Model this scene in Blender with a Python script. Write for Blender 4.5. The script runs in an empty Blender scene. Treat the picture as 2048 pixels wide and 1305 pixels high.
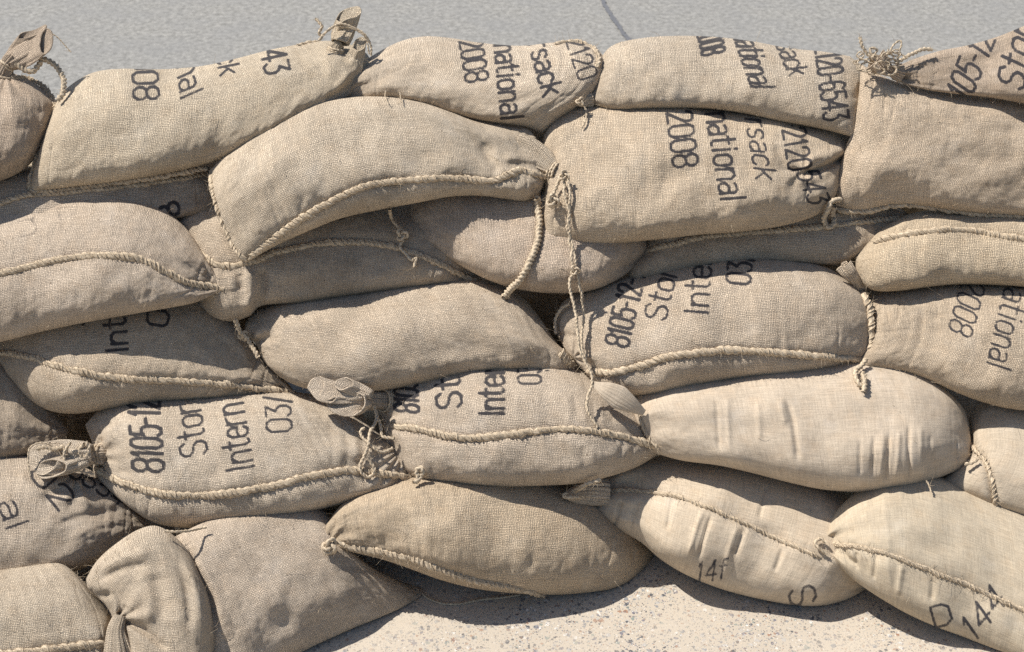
import bpy, math, random
import numpy as np
from mathutils import Vector

# ------------------------------------------------------------------ camera, sky, sun, exposure
scene = bpy.context.scene
PITCH = math.radians(32.0)
FOCAL, SENSOR = 50.0, 36.0
TARGET = np.array([0.0, 0.35, 0.388])
DIST = 2.85
FWD = np.array([0.0, math.cos(PITCH), -math.sin(PITCH)])
UPV = np.array([0.0, math.sin(PITCH), math.cos(PITCH)])
RGT = np.array([1.0, 0.0, 0.0])
CAM = TARGET - FWD * DIST

cam_data = bpy.data.cameras.new("camera")
cam = bpy.data.objects.new("camera", cam_data)
scene.collection.objects.link(cam)
cam.location = CAM
cam.rotation_euler = (math.pi / 2 - PITCH, 0, 0)
cam_data.lens = FOCAL
cam_data.sensor_width = SENSOR
cam_data.clip_end = 500
cam_data.dof.use_dof = True
cam_data.dof.focus_distance = DIST - 0.06
cam_data.dof.aperture_fstop = 7.1
scene.camera = cam

SUN_TRAVEL = Vector((0.52, -0.10, -0.85)).normalized()
sun_from = -SUN_TRAVEL
world = bpy.data.worlds.new("World")
scene.world = world
world.use_nodes = True
wn = world.node_tree.nodes
sky = wn.new("ShaderNodeTexSky")
sky.sky_type = 'NISHITA'
sky.sun_disc = False
sky.sun_elevation = math.asin(sun_from.z)
sky.sun_rotation = math.atan2(sun_from.x, sun_from.y)
wn["Background"].inputs["Strength"].default_value = 0.088
world.node_tree.links.new(sky.outputs[0], wn["Background"].inputs["Color"])

sun_data = bpy.data.lights.new("sun", 'SUN')
sun_data.energy = 4.9
sun_data.angle = math.radians(0.53)
sun_data.color = (1.0, 0.968, 0.918)
sun = bpy.data.objects.new("sun", sun_data)
scene.collection.objects.link(sun)
sun.location = (-3, 1, 6)
sun.rotation_euler = SUN_TRAVEL.to_track_quat('-Z', 'Y').to_euler()

scene.view_settings.view_transform = 'Standard'
scene.view_settings.look = 'None'
scene.view_settings.exposure = 0.34
scene.view_settings.gamma = 1.0
scene.cycles.use_denoising = False

# ------------------------------------------------------------------ camera geometry (for tracing outlines)
FPX = FOCAL / SENSOR * 2048.0
CX, CY = 1024.0, 652.5


def rays(p):
    p = np.asarray(p, float).reshape(-1, 2)
    return FWD + np.outer((p[:, 0] - CX) / FPX, RGT) + np.outer((CY - p[:, 1]) / FPX, UPV)


def project(P):
    q = P - CAM
    dep = q @ FWD
    return np.stack([CX + FPX * (q @ RGT) / dep, CY - FPX * (q @ UPV) / dep], 1), dep


SLOPE = math.radians(49)
WALL_N = np.array([0.0, -math.sin(SLOPE), math.cos(SLOPE)])
WALL_P = np.array([0.0, 0.0, -0.042])


def wall_depth(p):
    r = rays([p])[0]
    return (WALL_N @ (WALL_P - CAM)) / (WALL_N @ r)


# ------------------------------------------------------------------ small tools
def catmull(pts, n):
    P = np.asarray(pts, float)
    if len(P) == 2:
        t = np.linspace(0, 1, n)[:, None]
        return P[0] * (1 - t) + P[1] * t
    Q = np.vstack([2 * P[0] - P[1], P, 2 * P[-1] - P[-2]])
    out = []
    for i in range(len(P) - 1):
        p0, p1, p2, p3 = Q[i:i + 4]
        t = np.linspace(0, 1, 24, endpoint=False)[:, None]
        out.append(0.5 * (2 * p1 + (p2 - p0) * t + (2 * p0 - 5 * p1 + 4 * p2 - p3) * t ** 2
                          + (3 * p1 - p0 - 3 * p2 + p3) * t ** 3))
    out.append(P[-1:])
    C = np.vstack(out)
    s = np.concatenate([[0], np.cumsum(np.linalg.norm(np.diff(C, axis=0), axis=1))])
    u = np.linspace(0, s[-1], n)
    return np.stack([np.interp(u, s, C[:, k]) for k in range(C.shape[1])], 1)


def hash2(i, j, seed):
    x = (i.astype(np.int64) * 374761393 + j.astype(np.int64) * 668265263 + seed * 974634777) & 0xffffffff
    x = ((x ^ (x >> 13)) * 1274126177) & 0xffffffff
    return ((x ^ (x >> 16)) & 0xffff) / 32767.5 - 1.0


def vnoise(x, y, seed):
    i, j = np.floor(x), np.floor(y)
    fx, fy = x - i, y - j
    fx = fx * fx * fx * (fx * (fx * 6 - 15) + 10)
    fy = fy * fy * fy * (fy * (fy * 6 - 15) + 10)
    a, b = hash2(i, j, seed), hash2(i + 1, j, seed)
    c, d = hash2(i, j + 1, seed), hash2(i + 1, j + 1, seed)
    return (a * (1 - fx) + b * fx) * (1 - fy) + (c * (1 - fx) + d * fx) * fy


def seg_dist(P, poly, want_t=False):
    """distance of points P (n,2) to polyline; optionally the arc parameter 0..1"""
    poly = np.asarray(poly, float)
    best = np.full(len(P), 1e9)
    bt = np.zeros(len(P))
    L = np.linalg.norm(np.diff(poly, axis=0), axis=1)
    acc = 0.0
    tot = max(L.sum(), 1e-6)
    for k in range(len(poly) - 1):
        a, b = poly[k], poly[k + 1]
        ab = b - a
        t = np.clip(((P - a) @ ab) / max(ab @ ab, 1e-9), 0, 1)
        d = np.linalg.norm(P - (a + t[:, None] * ab), axis=1)
        m = d < best
        best[m] = d[m]
        bt[m] = (acc + t[m] * L[k]) / tot
        acc += L[k]
    return (best, bt) if want_t else best


def mesh_obj(name, V, F, mat, parent=None, uv=None, attrs=None, smooth=True):
    """V (n,3), F (m,4) quads or (m,3); uv per vertex (n,2)"""
    V = np.asarray(V, np.float32)
    F = np.asarray(F, np.int32)
    me = bpy.data.meshes.new(name)
    me.vertices.add(len(V))
    me.vertices.foreach_set("co", V.ravel())
    k = F.shape[1]
    me.loops.add(F.size)
    me.loops.foreach_set("vertex_index", F.ravel())
    me.polygons.add(len(F))
    me.polygons.foreach_set("loop_start", np.arange(0, F.size, k, dtype=np.int32))
    me.polygons.foreach_set("loop_total", np.full(len(F), k, np.int32))
    if smooth:
        me.polygons.foreach_set("use_smooth", np.ones(len(F), bool))
    if uv is not None:
        l = me.uv_layers.new(name="UVMap")
        l.data.foreach_set("uv", np.asarray(uv, np.float32)[F.ravel()].ravel())
    for n, a in (attrs or {}).items():
        at = me.attributes.new(n, 'FLOAT', 'POINT')
        at.data.foreach_set("value", np.asarray(a, np.float32))
    me.update(calc_edges=True)
    me.validate()
    me.materials.append(mat)
    o = bpy.data.objects.new(name, me)
    scene.collection.objects.link(o)
    if parent is not None:
        o.parent = parent
        o.matrix_parent_inverse.identity()
        loc = np.array(parent.location)
        me.vertices.foreach_set("co", (V - loc.astype(np.float32)).ravel())
        me.update()
        o.color = parent.color
    return o


def grid_faces(nu, nv, base=0, flip=False, wrap_v=False):
    i = np.arange(nu - 1)[:, None]
    j = np.arange(nv if wrap_v else nv - 1)[None, :]
    j2 = (j + 1) % nv
    a = i * nv + j
    b = (i + 1) * nv + j
    c = (i + 1) * nv + j2
    d = i * nv + j2
    F = np.stack([a, b, c, d], -1).reshape(-1, 4) + base
    return F[:, ::-1] if flip else F


def tube_geo(P, R, sides=8, lobes=0, amp=0.0, pitch=0.012, flat=1.0, seed=0):
    P = np.asarray(P, float)
    n = len(P)
    R = np.broadcast_to(np.asarray(R, float), (n,))
    T = np.gradient(P, axis=0)
    T /= np.linalg.norm(T, axis=1)[:, None] + 1e-12
    up = -FWD if abs(T[0] @ FWD) < 0.95 else RGT
    N = np.zeros_like(P)
    v = up - T[0] * (up @ T[0])
    N[0] = v / np.linalg.norm(v)
    for k in range(1, n):
        v = N[k - 1] - T[k] * (N[k - 1] @ T[k])
        N[k] = v / (np.linalg.norm(v) + 1e-12)
    B = np.cross(T, N)
    s = np.concatenate([[0], np.cumsum(np.linalg.norm(np.diff(P, axis=0), axis=1))])
    th = np.linspace(0, 2 * math.pi, sides, endpoint=False)
    ph = 2 * math.pi * s[:, None] / pitch
    rr = R[:, None] * (1 + (amp * np.cos(lobes * th[None] - ph) if lobes else 0 * th[None]))
    V = P[:, None] + (rr * np.cos(th) * flat)[..., None] * N[:, None] + (rr * np.sin(th))[..., None] * B[:, None]
    uv = np.stack(np.broadcast_arrays(s[:, None], th[None] * R.mean()), -1)
    return V.reshape(-1, 3), grid_faces(n, sides, 0, False, True), uv.reshape(-1, 2)


def joined(parts):
    V, F, U, b = [], [], [], 0
    for v, f, u in parts:
        V.append(v); F.append(f + b); U.append(u); b += len(v)
    return np.vstack(V), np.vstack(F), np.vstack(U)


# ------------------------------------------------------------------ materials
class NT:
    def __init__(self, name):
        self.m = bpy.data.materials.new(name)
        self.m.use_nodes = True
        self.t = self.m.node_tree
        self.n = self.t.nodes
        self.bsdf = self.n["Principled BSDF"]

    def link(self, a, b):
        self.t.links.new(a, b)

    def val(self, sock, x):
        if hasattr(x, "is_output"):
            self.link(x, sock)
        else:
            sock.default_value = x

    def math(self, op, a, b=0.0, c=0.0, clamp=False):
        nd = self.n.new("ShaderNodeMath")
        nd.operation = op
        nd.use_clamp = clamp
        for k, x in enumerate((a, b, c)):
            self.val(nd.inputs[k], x)
        return nd.outputs[0]

    def noise(self, vec, scale, detail=2.0, rough=0.5, color=False):
        nd = self.n.new("ShaderNodeTexNoise")
        self.link(vec, nd.inputs["Vector"])
        nd.inputs["Scale"].default_value = scale
        nd.inputs["Detail"].default_value = detail
        nd.inputs["Roughness"].default_value = rough
        return nd.outputs["Color" if color else "Fac"]

    def scaled(self, vec, s):
        nd = self.n.new("ShaderNodeVectorMath")
        nd.operation = 'MULTIPLY'
        self.link(vec, nd.inputs[0])
        nd.inputs[1].default_value = s
        return nd.outputs[0]

    def mix(self, fac, a, b, blend='MIX'):
        nd = self.n.new("ShaderNodeMix")
        nd.data_type = 'RGBA'
        nd.blend_type = blend
        self.val(nd.inputs[0], fac)
        self.val(nd.inputs[6], a if hasattr(a, "is_output") else tuple(a) + (1,))
        self.val(nd.inputs[7], b if hasattr(b, "is_output") else tuple(b) + (1,))
        return nd.outputs[2]

    def ramp(self, fac, lo, hi):
        nd = self.n.new("ShaderNodeMapRange")
        nd.clamp = True
        self.link(fac, nd.inputs[0])
        nd.inputs[1].default_value = lo
        nd.inputs[2].default_value = hi
        return nd.outputs[0]

    def attr(self, name):
        nd = self.n.new("ShaderNodeAttribute")
        nd.attribute_name = name
        return nd.outputs["Fac"]


def burlap_material(name, pitch_mm=2.9, weave=1.0, fleck=1.0, base_a=(0.62, 0.505, 0.373), base_b=(0.455, 0.368, 0.27)):
    k = NT(name)
    uvn = k.n.new("ShaderNodeUVMap")
    uv = uvn.outputs[0]
    mm = k.scaled(uv, (1000, 1000, 1000))
    wob = k.n.new("ShaderNodeVectorMath"); wob.operation = 'MULTIPLY_ADD'
    nz = k.noise(mm, 0.07, 4.0, 0.65, color=True)
    k.link(nz, wob.inputs[0]); wob.inputs[1].default_value = (9.0, 9.0, 0); k.link(mm, wob.inputs[2])
    sep = k.n.new("ShaderNodeSeparateXYZ"); k.link(wob.outputs[0], sep.inputs[0])
    f = math.pi / pitch_mm
    au = k.math('MULTIPLY', sep.outputs[0], f)
    av = k.math('MULTIPLY', sep.outputs[1], f)
    su = k.math('ABSOLUTE', k.math('SINE', au))
    sv = k.math('ABSOLUTE', k.math('SINE', av))
    cell = k.math('POWER', k.math('MULTIPLY', su, sv), 0.45)
    chk = k.math('MULTIPLY', k.math('SINE', au), k.math('SINE', av))
    # yarns: slubs running along each direction
    yu = k.noise(k.scaled(uv, (1000 / 40.0, 1000 / 2.6, 1)), 1.0, 2.0, 0.6)
    yv = k.noise(k.scaled(uv, (1000 / 2.6, 1000 / 40.0, 1)), 1.0, 2.0, 0.6)
    yarn = k.math('ADD', k.math('MULTIPLY', yu, 0.5), k.math('MULTIPLY', yv, 0.5))
    grain = k.noise(mm, 0.42, 3.0, 0.75)
    fuzz = k.noise(k.scaled(uv, (700, 1400, 1)), 1.0, 2.0, 0.6)
    big = k.noise(uv, 7.0, 4.0, 0.6)
    mid = k.noise(uv, 34.0, 3.0, 0.6)
    col = k.mix(k.ramp(big, 0.35, 0.68), base_a, base_b)
    col = k.mix(k.math('MULTIPLY', k.ramp(mid, 0.48, 0.78), 0.30), col, (0.44, 0.31, 0.19))
    lum = k.math('ADD', 0.35, k.math('MULTIPLY', yarn, 1.3))
    lum = k.math('MULTIPLY', lum, k.math('ADD', 0.60, k.math('MULTIPLY', grain, 0.80)))
    wv = k.math('ADD', 1.0 - 0.52 * weave, k.math('MULTIPLY', cell, 0.66 * weave))  # weave pattern, with shade in the yarn gaps put into the colour
    wv = k.math('ADD', wv, k.math('MULTIPLY', chk, 0.07 * weave))
    lum = k.math('MULTIPLY', lum, wv)
    hsv = k.n.new("ShaderNodeHueSaturation")
    k.link(col, hsv.inputs["Color"]); k.link(lum, hsv.inputs["Value"])
    col = hsv.outputs[0]
    # dark husk specks
    stain = k.noise(uv, 15.0, 5.0, 0.65)
    col = k.mix(k.math('MULTIPLY', k.ramp(stain, 0.56, 0.74), 0.40), col, (0.30, 0.245, 0.185))
    dust = k.noise(uv, 11.0, 4.0, 0.6)
    col = k.mix(k.math('MULTIPLY', k.ramp(dust, 0.55, 0.75), 0.35), col, (0.62, 0.555, 0.465))
    spk = k.noise(mm, 0.13, 1.0, 0.5)
    col = k.mix(k.math('MULTIPLY', k.ramp(spk, 0.745, 0.78), 0.6 * fleck), col, (0.13, 0.085, 0.05))
    # per bag tint
    oi = k.n.new("ShaderNodeObjectInfo")
    col = k.mix(1.0, col, oi.outputs["Color"], 'MULTIPLY')
    # stencilled ink soaked into the yarns
    ink = k.attr("ink")
    brk = k.math('ADD', k.math('MULTIPLY', yarn, 0.8), k.math('ADD', k.math('MULTIPLY', grain, 0.7), k.math('MULTIPLY', cell, 0.28 * weave)))
    fadeink = k.noise(uv, 38.0, 3.0, 0.6)
    im = k.math('MULTIPLY', ink, k.math('ADD', 1.02, k.math('MULTIPLY', fadeink, 1.15)))
    im = k.math('SUBTRACT', im, k.math('MULTIPLY', brk, 0.72))
    im = k.math('MULTIPLY', k.ramp(im, 0.02, 0.70), 0.94)
    col = k.mix(im, col, (0.020, 0.021, 0.030))
    k.link(col, k.bsdf.inputs["Base Color"])
    k.bsdf.inputs["Roughness"].default_value = 0.95
    k.bsdf.inputs["Specular IOR Level"].default_value = 0.12
    k.bsdf.inputs["Sheen Weight"].default_value = 0.12
    k.bsdf.inputs["Sheen Roughness"].default_value = 0.6
    k.bsdf.inputs["Sheen Tint"].default_value = (0.9, 0.8, 0.65, 1)
    h = k.math('ADD', k.math('MULTIPLY', cell, 1.0 * weave), k.math('MULTIPLY', yarn, 0.9))
    h = k.math('ADD', h, k.math('MULTIPLY', grain, 0.9))
    h = k.math('ADD', h, k.math('MULTIPLY', mid, 1.6))
    b = k.n.new("ShaderNodeBump")
    b.inputs["Strength"].default_value = 0.75 if weave > 0.6 else 0.35
    b.inputs["Distance"].default_value = 0.0022
    k.link(h, b.inputs["Height"])
    k.link(b.outputs[0], k.bsdf.inputs["Normal"])
    return k.m


def rope_material(name, tone=1.0, pitch=0.012):
    k = NT(name)
    uv = k.n.new("ShaderNodeUVMap").outputs[0]
    fib = k.noise(k.scaled(uv, (180, 900, 1)), 1.0, 3.0, 0.7)
    spl = k.noise(uv, 90.0, 2.0, 0.6)
    sep = k.n.new("ShaderNodeSeparateXYZ"); k.link(uv, sep.inputs[0])
    w = k.math('SINE', k.math('ADD', k.math('MULTIPLY', sep.outputs[0], 2 * math.pi / pitch), k.math('MULTIPLY', sep.outputs[1], -700)))
    col = k.mix(k.ramp(fib, 0.3, 0.7), (0.34 * tone, 0.26 * tone, 0.175 * tone), (0.60 * tone, 0.50 * tone, 0.365 * tone))
    col = k.mix(k.math('MULTIPLY', k.ramp(spl, 0.5, 0.75), 0.4), col, (0.30 * tone, 0.225 * tone, 0.15 * tone))
    col = k.mix(k.math('MULTIPLY', k.ramp(w, 0.45, 1.0), 0.35), col, (0.17 * tone, 0.125 * tone, 0.08 * tone))
    k.link(col, k.bsdf.inputs["Base Color"])
    k.bsdf.inputs["Roughness"].default_value = 0.95
    k.bsdf.inputs["Specular IOR Level"].default_value = 0.1
    b = k.n.new("ShaderNodeBump")
    b.inputs["Strength"].default_value = 0.8
    b.inputs["Distance"].default_value = 0.002
    k.link(k.math('ADD', fib, k.math('MULTIPLY', w, 0.25)), b.inputs["Height"])
    k.link(b.outputs[0], k.bsdf.inputs["Normal"])
    return k.m


M_BURLAP = burlap_material("burlap", 3.0, 1.15)
M_CANVAS = burlap_material("smooth_canvas", 2.6, 0.16, 0.25, (0.49, 0.402, 0.295), (0.42, 0.342, 0.25))
M_ROPE = rope_material("jute_cord", 1.28)
M_STRING = rope_material("jute_string", 1.3, 0.007)
M_FIBRE = rope_material("jute_fibre", 1.3)


def aggregate_material():
    k = NT("exposed_aggregate")
    g = k.n.new("ShaderNodeTexCoord").outputs["Object"]
    base = k.mix(k.ramp(k.noise(g, 3.0, 5.0, 0.6), 0.3, 0.7), (0.53, 0.452, 0.350), (0.43, 0.366, 0.284))
    base = k.mix(k.math('MULTIPLY', k.noise(g, 420.0, 3.0, 0.7), 0.5), base, (0.42, 0.37, 0.31))
    h = None
    col = base
    for sc, thr, keep in ((80.0, 0.34, 0.58), (150.0, 0.38, 0.48), (290.0, 0.42, 0.40)):
        wob = k.n.new("ShaderNodeVectorMath"); wob.operation = 'MULTIPLY_ADD'
        k.link(k.noise(g, sc * 1.7, 2.0, 0.5, color=True), wob.inputs[0])
        wob.inputs[1].default_value = (0.7 / sc,) * 3
        k.link(g, wob.inputs[2])
        v = k.n.new("ShaderNodeTexVoronoi"); v.inputs["Scale"].default_value = sc
        k.link(wob.outputs[0], v.inputs["Vector"])
        sep = k.n.new("ShaderNodeSeparateColor"); k.link(v.outputs["Color"], sep.inputs[0])
        pick = k.math('GREATER_THAN', sep.outputs[0], keep)
        size = k.math('ADD', thr * 0.55, k.math('MULTIPLY', sep.outputs[2], thr * 0.7))
        inside = k.math('MULTIPLY', k.math('LESS_THAN', v.outputs["Distance"], size), pick)
        cr = k.n.new("ShaderNodeValToRGB")
        k.link(sep.outputs[1], cr.inputs[0])
        cr.color_ramp.interpolation = 'CONSTANT'
        el = cr.color_ramp.elements
        el[0].position = 0.0; el[0].color = (0.09, 0.09, 0.095, 1)
        el[1].position = 0.20; el[1].color = (0.22, 0.22, 0.22, 1)
        for p, c in ((0.36, (0.40, 0.37, 0.33, 1)), (0.52, (0.30, 0.18, 0.12, 1)), (0.62, (0.50, 0.42, 0.32, 1)),
                     (0.74, (0.16, 0.15, 0.17, 1)), (0.84, (0.62, 0.58, 0.52, 1)), (0.93, (0.22, 0.24, 0.21, 1))):
            e = el.new(p); e.color = c
        col = k.mix(k.math('MULTIPLY', inside, k.ramp(k.noise(g, 6.0, 4.0, 0.65), 0.30, 0.62)), col, cr.outputs[0])
        h = inside if h is None else k.math('ADD', h, inside)
    k.link(col, k.bsdf.inputs["Base Color"])
    k.bsdf.inputs["Roughness"].default_value = 0.85
    k.bsdf.inputs["Specular IOR Level"].default_value = 0.25
    b = k.n.new("ShaderNodeBump"); b.inputs["Strength"].default_value = 0.5; b.inputs["Distance"].default_value = 0.001
    k.link(k.math('ADD', k.math('MULTIPLY', h, 0.5), k.noise(g, 300.0, 4.0, 0.7)), b.inputs["Height"])
    k.link(b.outputs[0], k.bsdf.inputs["Normal"])
    return k.m


def concrete_material():
    k = NT("worn_grey_concrete")
    g = k.n.new("ShaderNodeTexCoord").outputs["Object"]
    a = k.noise(g, 46.0, 3.0, 0.8)
    b_ = k.noise(g, 5.0, 4.0, 0.6)
    c = k.noise(g, 180.0, 3.0, 0.7)
    col = k.mix(k.ramp(a, 0.36, 0.64), (0.17, 0.162, 0.143), (0.39, 0.372, 0.333))
    col = k.mix(k.math('MULTIPLY', k.ramp(b_, 0.38, 0.66), 0.45), col, (0.23, 0.226, 0.218))
    col = k.mix(k.math('MULTIPLY', k.ramp(c, 0.30, 0.70), 0.6), col, (0.17, 0.167, 0.16))
    sp = k.noise(g, 24.0, 2.0, 0.5)
    col = k.mix(k.math('MULTIPLY', k.ramp(sp, 0.72, 0.78), 0.6), col, (0.17, 0.165, 0.16))
    k.link(col, k.bsdf.inputs["Base Color"])
    k.bsdf.inputs["Roughness"].default_value = 0.9
    k.bsdf.inputs["Specular IOR Level"].default_value = 0.2
    b = k.n.new("ShaderNodeBump"); b.inputs["Strength"].default_value = 0.5; b.inputs["Distance"].default_value = 0.003
    k.link(k.math('ADD', a, k.math('MULTIPLY', c, 0.6)), b.inputs["Height"])
    k.link(b.outputs[0], k.bsdf.inputs["Normal"])
    return k.m


def plain_material(name, col, rough=0.8):
    k = NT(name)
    g = k.n.new("ShaderNodeTexCoord").outputs["Object"]
    c = k.mix(k.noise(g, 60.0, 3.0, 0.6), tuple(x * 0.7 for x in col), tuple(min(1, x * 1.25) for x in col))
    k.link(c, k.bsdf.inputs["Base Color"])
    k.bsdf.inputs["Roughness"].default_value = rough
    return k.m


# ------------------------------------------------------------------ ground
def sheet(name, x0, x1, y0, y1, z, mat, nx=2, ny=2):
    xs, ys = np.linspace(x0, x1, nx), np.linspace(y0, y1, ny)
    X, Y = np.meshgrid(xs, ys, indexing='ij')
    V = np.stack([X, Y, np.full_like(X, z)], -1).reshape(-1, 3)
    o = mesh_obj(name, V, grid_faces(nx, ny), mat, smooth=False)
    o["kind"] = "structure"
    return o


sheet("ground", -150, 150, -60, 250, 0.0, concrete_material())
sheet("pavement", -12, 12, -8, 0.45, 0.004, aggregate_material())


def ground_point(px, z=0.0):
    r = rays([px])[0]
    return CAM + r * ((z - CAM[2]) / r[2])


# dark tar crack running away behind the wall
crack_px = [(1196, -40), (1207, 5), (1222, 30), (1236, 50), (1246, 66), (1262, 84), (1280, 110), (1300, 150), (1330, 230)]
crack_w = [3.5, 4.5, 5, 4, 9, 9, 6, 5, 5]
cp = catmull(crack_px, 90)
cw = np.interp(np.linspace(0, 1, 90), np.linspace(0, 1, len(crack_w)), crack_w)
V = []
rng = np.random.default_rng(4)
for i in range(90):
    p = ground_point(cp[i], 0.004)
    w = cw[i] / 1000.0 * 1.9 * (0.7 + 0.6 * rng.random())
    jit = (rng.random() - .5) * 0.006
    V += [p + np.array([-w + jit, 0, 0]), p + np.array([w + jit, 0, 0])]
crack = mesh_obj("ground_crack", V, grid_faces(90, 2), plain_material("crack_tar", (0.125, 0.125, 0.13)), smooth=False)
crack["kind"] = "structure"

# ------------------------------------------------------------------ stroke lettering
GLYPHS = {
    '0': (4, [[(1, 0), (3, 0), (4, 1.2), (4, 5.8), (3, 7), (1, 7), (0, 5.8), (0, 1.2), (1, 0)]]),
    '1': (2, [[(0.2, 5.6), (1.2, 7), (1.2, 0)]]),
    '2': (4, [[(0, 5.4), (.4, 6.5), (1.3, 7), (2.8, 7), (3.7, 6.4), (4, 5.3), (3.5, 4.2), (0, 0), (4, 0)]]),
    '3': (4, [[(0.1, 7), (3.9, 7), (1.8, 4.3), (3.1, 4.0), (4, 3), (4, 1.3), (3, 0.1), (1, 0), (0, .9)]]),
    '4': (4, [[(3, 0), (3, 7), (0, 2), (4.2, 2)]]),
    '5': (4, [[(3.8, 7), (.4, 7), (.2, 4.0), (1.2, 4.5), (3, 4.4), (4, 3.3), (4, 1.2), (3, 0), (1, 0), (0, .8)]]),
    '6': (4, [[(3.8, 6.3), (2.8, 7), (1.2, 7), (0, 5.7), (0, 1.2), (1, 0), (3, 0), (4, 1.2), (4, 2.9), (3, 4.1), (1, 4.1), (0, 3)]]),
    '7': (3.6, [[(0, 7), (3.6, 7), (1.2, 0)]]),
    '8': (4, [[(1, 3.7), (0, 4.7), (0, 6), (1, 7), (3, 7), (4, 6), (4, 4.7), (3, 3.7), (1, 3.7), (0, 2.6), (0, 1.1), (1, 0), (3, 0), (4, 1.1), (4, 2.6), (3, 3.7)]]),
    '-': (2.2, [[(0.2, 3.3), (2.0, 3.3)]]),
    '/': (2.6, [[(0, -.5), (2.6, 7.5)]]),
    'S': (4, [[(3.9, 5.8), (3, 7), (1, 7), (0, 6), (0, 4.7), (1, 3.8), (3, 3.3), (4, 2.4), (4, 1.1), (3, 0), (1, 0), (0, 1.1)]]),
    't': (2.6, [[(1, 7), (1, .9), (1.8, 0), (2.6, .2)], [(-.1, 5), (2.5, 5)]]),
    'o': (3.6, [[(1, 0), (2.7, 0), (3.6, 1), (3.6, 4), (2.7, 5), (1, 5), (0, 4), (0, 1), (1, 0)]]),
    'r': (2.6, [[(0, 0), (0, 5)], [(0, 3.6), (1, 4.8), (2.5, 5)]]),
    's': (3.2, [[(3.1, 4.2), (2.4, 5), (.8, 5), (0, 4.2), (.2, 3.1), (2.8, 2), (3.2, 1), (2.4, 0), (.7, 0), (0, .8)]]),
    'a': (3.4, [[(.3, 4.6), (1.2, 5), (2.6, 5), (3.4, 4.2), (3.4, 0)], [(3.4, 2.8), (1, 2.8), (0, 2), (0, .9), (.9, 0), (2.3, .1), (3.4, 1)]]),
    'c': (3.2, [[(3.2, 4.1), (2.5, 5), (1, 5), (0, 4), (0, 1), (1, 0), (2.5, 0), (3.2, .9)]]),
    'k': (3.3, [[(0, 0), (0, 7)], [(0, 2), (3.1, 5)], [(1.2, 2.9), (3.3, 0)]]),
    'I': (1.0, [[(.5, 0), (.5, 7)]]),
    'n': (3.4, [[(0, 0), (0, 5)], [(0, 3.8), (1.2, 5), (2.5, 5), (3.4, 4), (3.4, 0)]]),
    'e': (3.4, [[(0, 2.6), (3.4, 2.6), (3.4, 4), (2.5, 5), (1, 5), (0, 4), (0, 1), (1, 0), (2.6, 0), (3.4, .8)]]),
    'i': (1.0, [[(.5, 0), (.5, 5)], [(.5, 6.4), (.5, 7)]]),
    'l': (1.0, [[(.5, 0), (.5, 7)]]),
    'f': (2.6, [[(2.6, 6.9), (1.7, 7), (1, 6.2), (1, 0)], [(-.1, 4.6), (2.4, 4.6)]]),
    'D': (4, [[(0, 0), (0, 7), (2.6, 7), (4, 5.6), (4, 1.4), (2.6, 0), (0, 0)]]),
}


def ink_field(P, texts):
    """soft ink mask 0..1 at pixel-plane points P of the fabric"""
    ink = np.zeros(len(P))
    for tx in texts:
        s, p0, p1, h = tx[:4]
        opt = tx[4] if len(tx) > 4 else {}
        p0, p1 = np.array(p0, float), np.array(p1, float)
        a = p1 - p0
        L = np.linalg.norm(a)
        a /= L
        up = np.array([a[1], -a[0]])
        up = up + a * opt.get('shear', 0.0)
        wid = sum(GLYPHS[c][0] for c in s) + 1.35 * (len(s) - 1)
        sx, sy = L / wid, h / 7.0
        gam = opt.get('gam', 1.0)
        gam = 1 / gam if a[1] > 0.3 else gam
        sw = opt.get('w', 0.62) * h / 7.0 * 0.82
        st = opt.get('ink', 1.0)
        x = 0.0
        for c in s:
            w, strokes = GLYPHS[c]
            for stroke in strokes:
                q = np.array(stroke, float)
                q = np.vstack([np.stack([np.linspace(q[i, 0], q[i + 1, 0], 4, endpoint=False),
                                         np.linspace(q[i, 1], q[i + 1, 1], 4, endpoint=False)], 1) for i in range(len(q) - 1)] + [q[-1:]])
                t = np.clip((x + q[:, 0]) * sx / L, 0, 1) ** gam * L
                pts = p0 + np.outer(t, a) + np.outer(q[:, 1] * sy, up)
                lo, hi = pts.min(0) - 8, pts.max(0) + 8
                m = np.where(((P >= lo) & (P <= hi)).all(1))[0]
                if len(m) == 0:
                    continue
                d = seg_dist(P[m], pts)
                v = np.clip((sw + 1.3 - d) / 2.6, 0, 1) * st
                ink[m] = np.maximum(ink[m], v)
            x += w + 1.35
    return ink


# ------------------------------------------------------------------ sandbag body
BAGS = {}
ZB = 6.0
ZW, ZH = int(2600 / ZB), int(1900 / ZB)
zbuf = np.full((ZW, ZH), 1e9)
ZOX, ZOY = -280, -300


def zb_add(px, dep):
    i = ((px[:, 0] - ZOX) / ZB).astype(int)
    j = ((px[:, 1] - ZOY) / ZB).astype(int)
    m = (i >= 0) & (i < ZW) & (j >= 0) & (j < ZH)
    np.minimum.at(zbuf, (i[m], j[m]), dep[m])


def front_depth(p):
    i = int((p[0] - ZOX) / ZB); j = int((p[1] - ZOY) / ZB)
    w = zbuf[max(0, i - 1):i + 2, max(0, j - 1):j + 2]
    return float(w.min()) if w.size and w.min() < 1e8 else None


class Bag:
    pass


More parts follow.
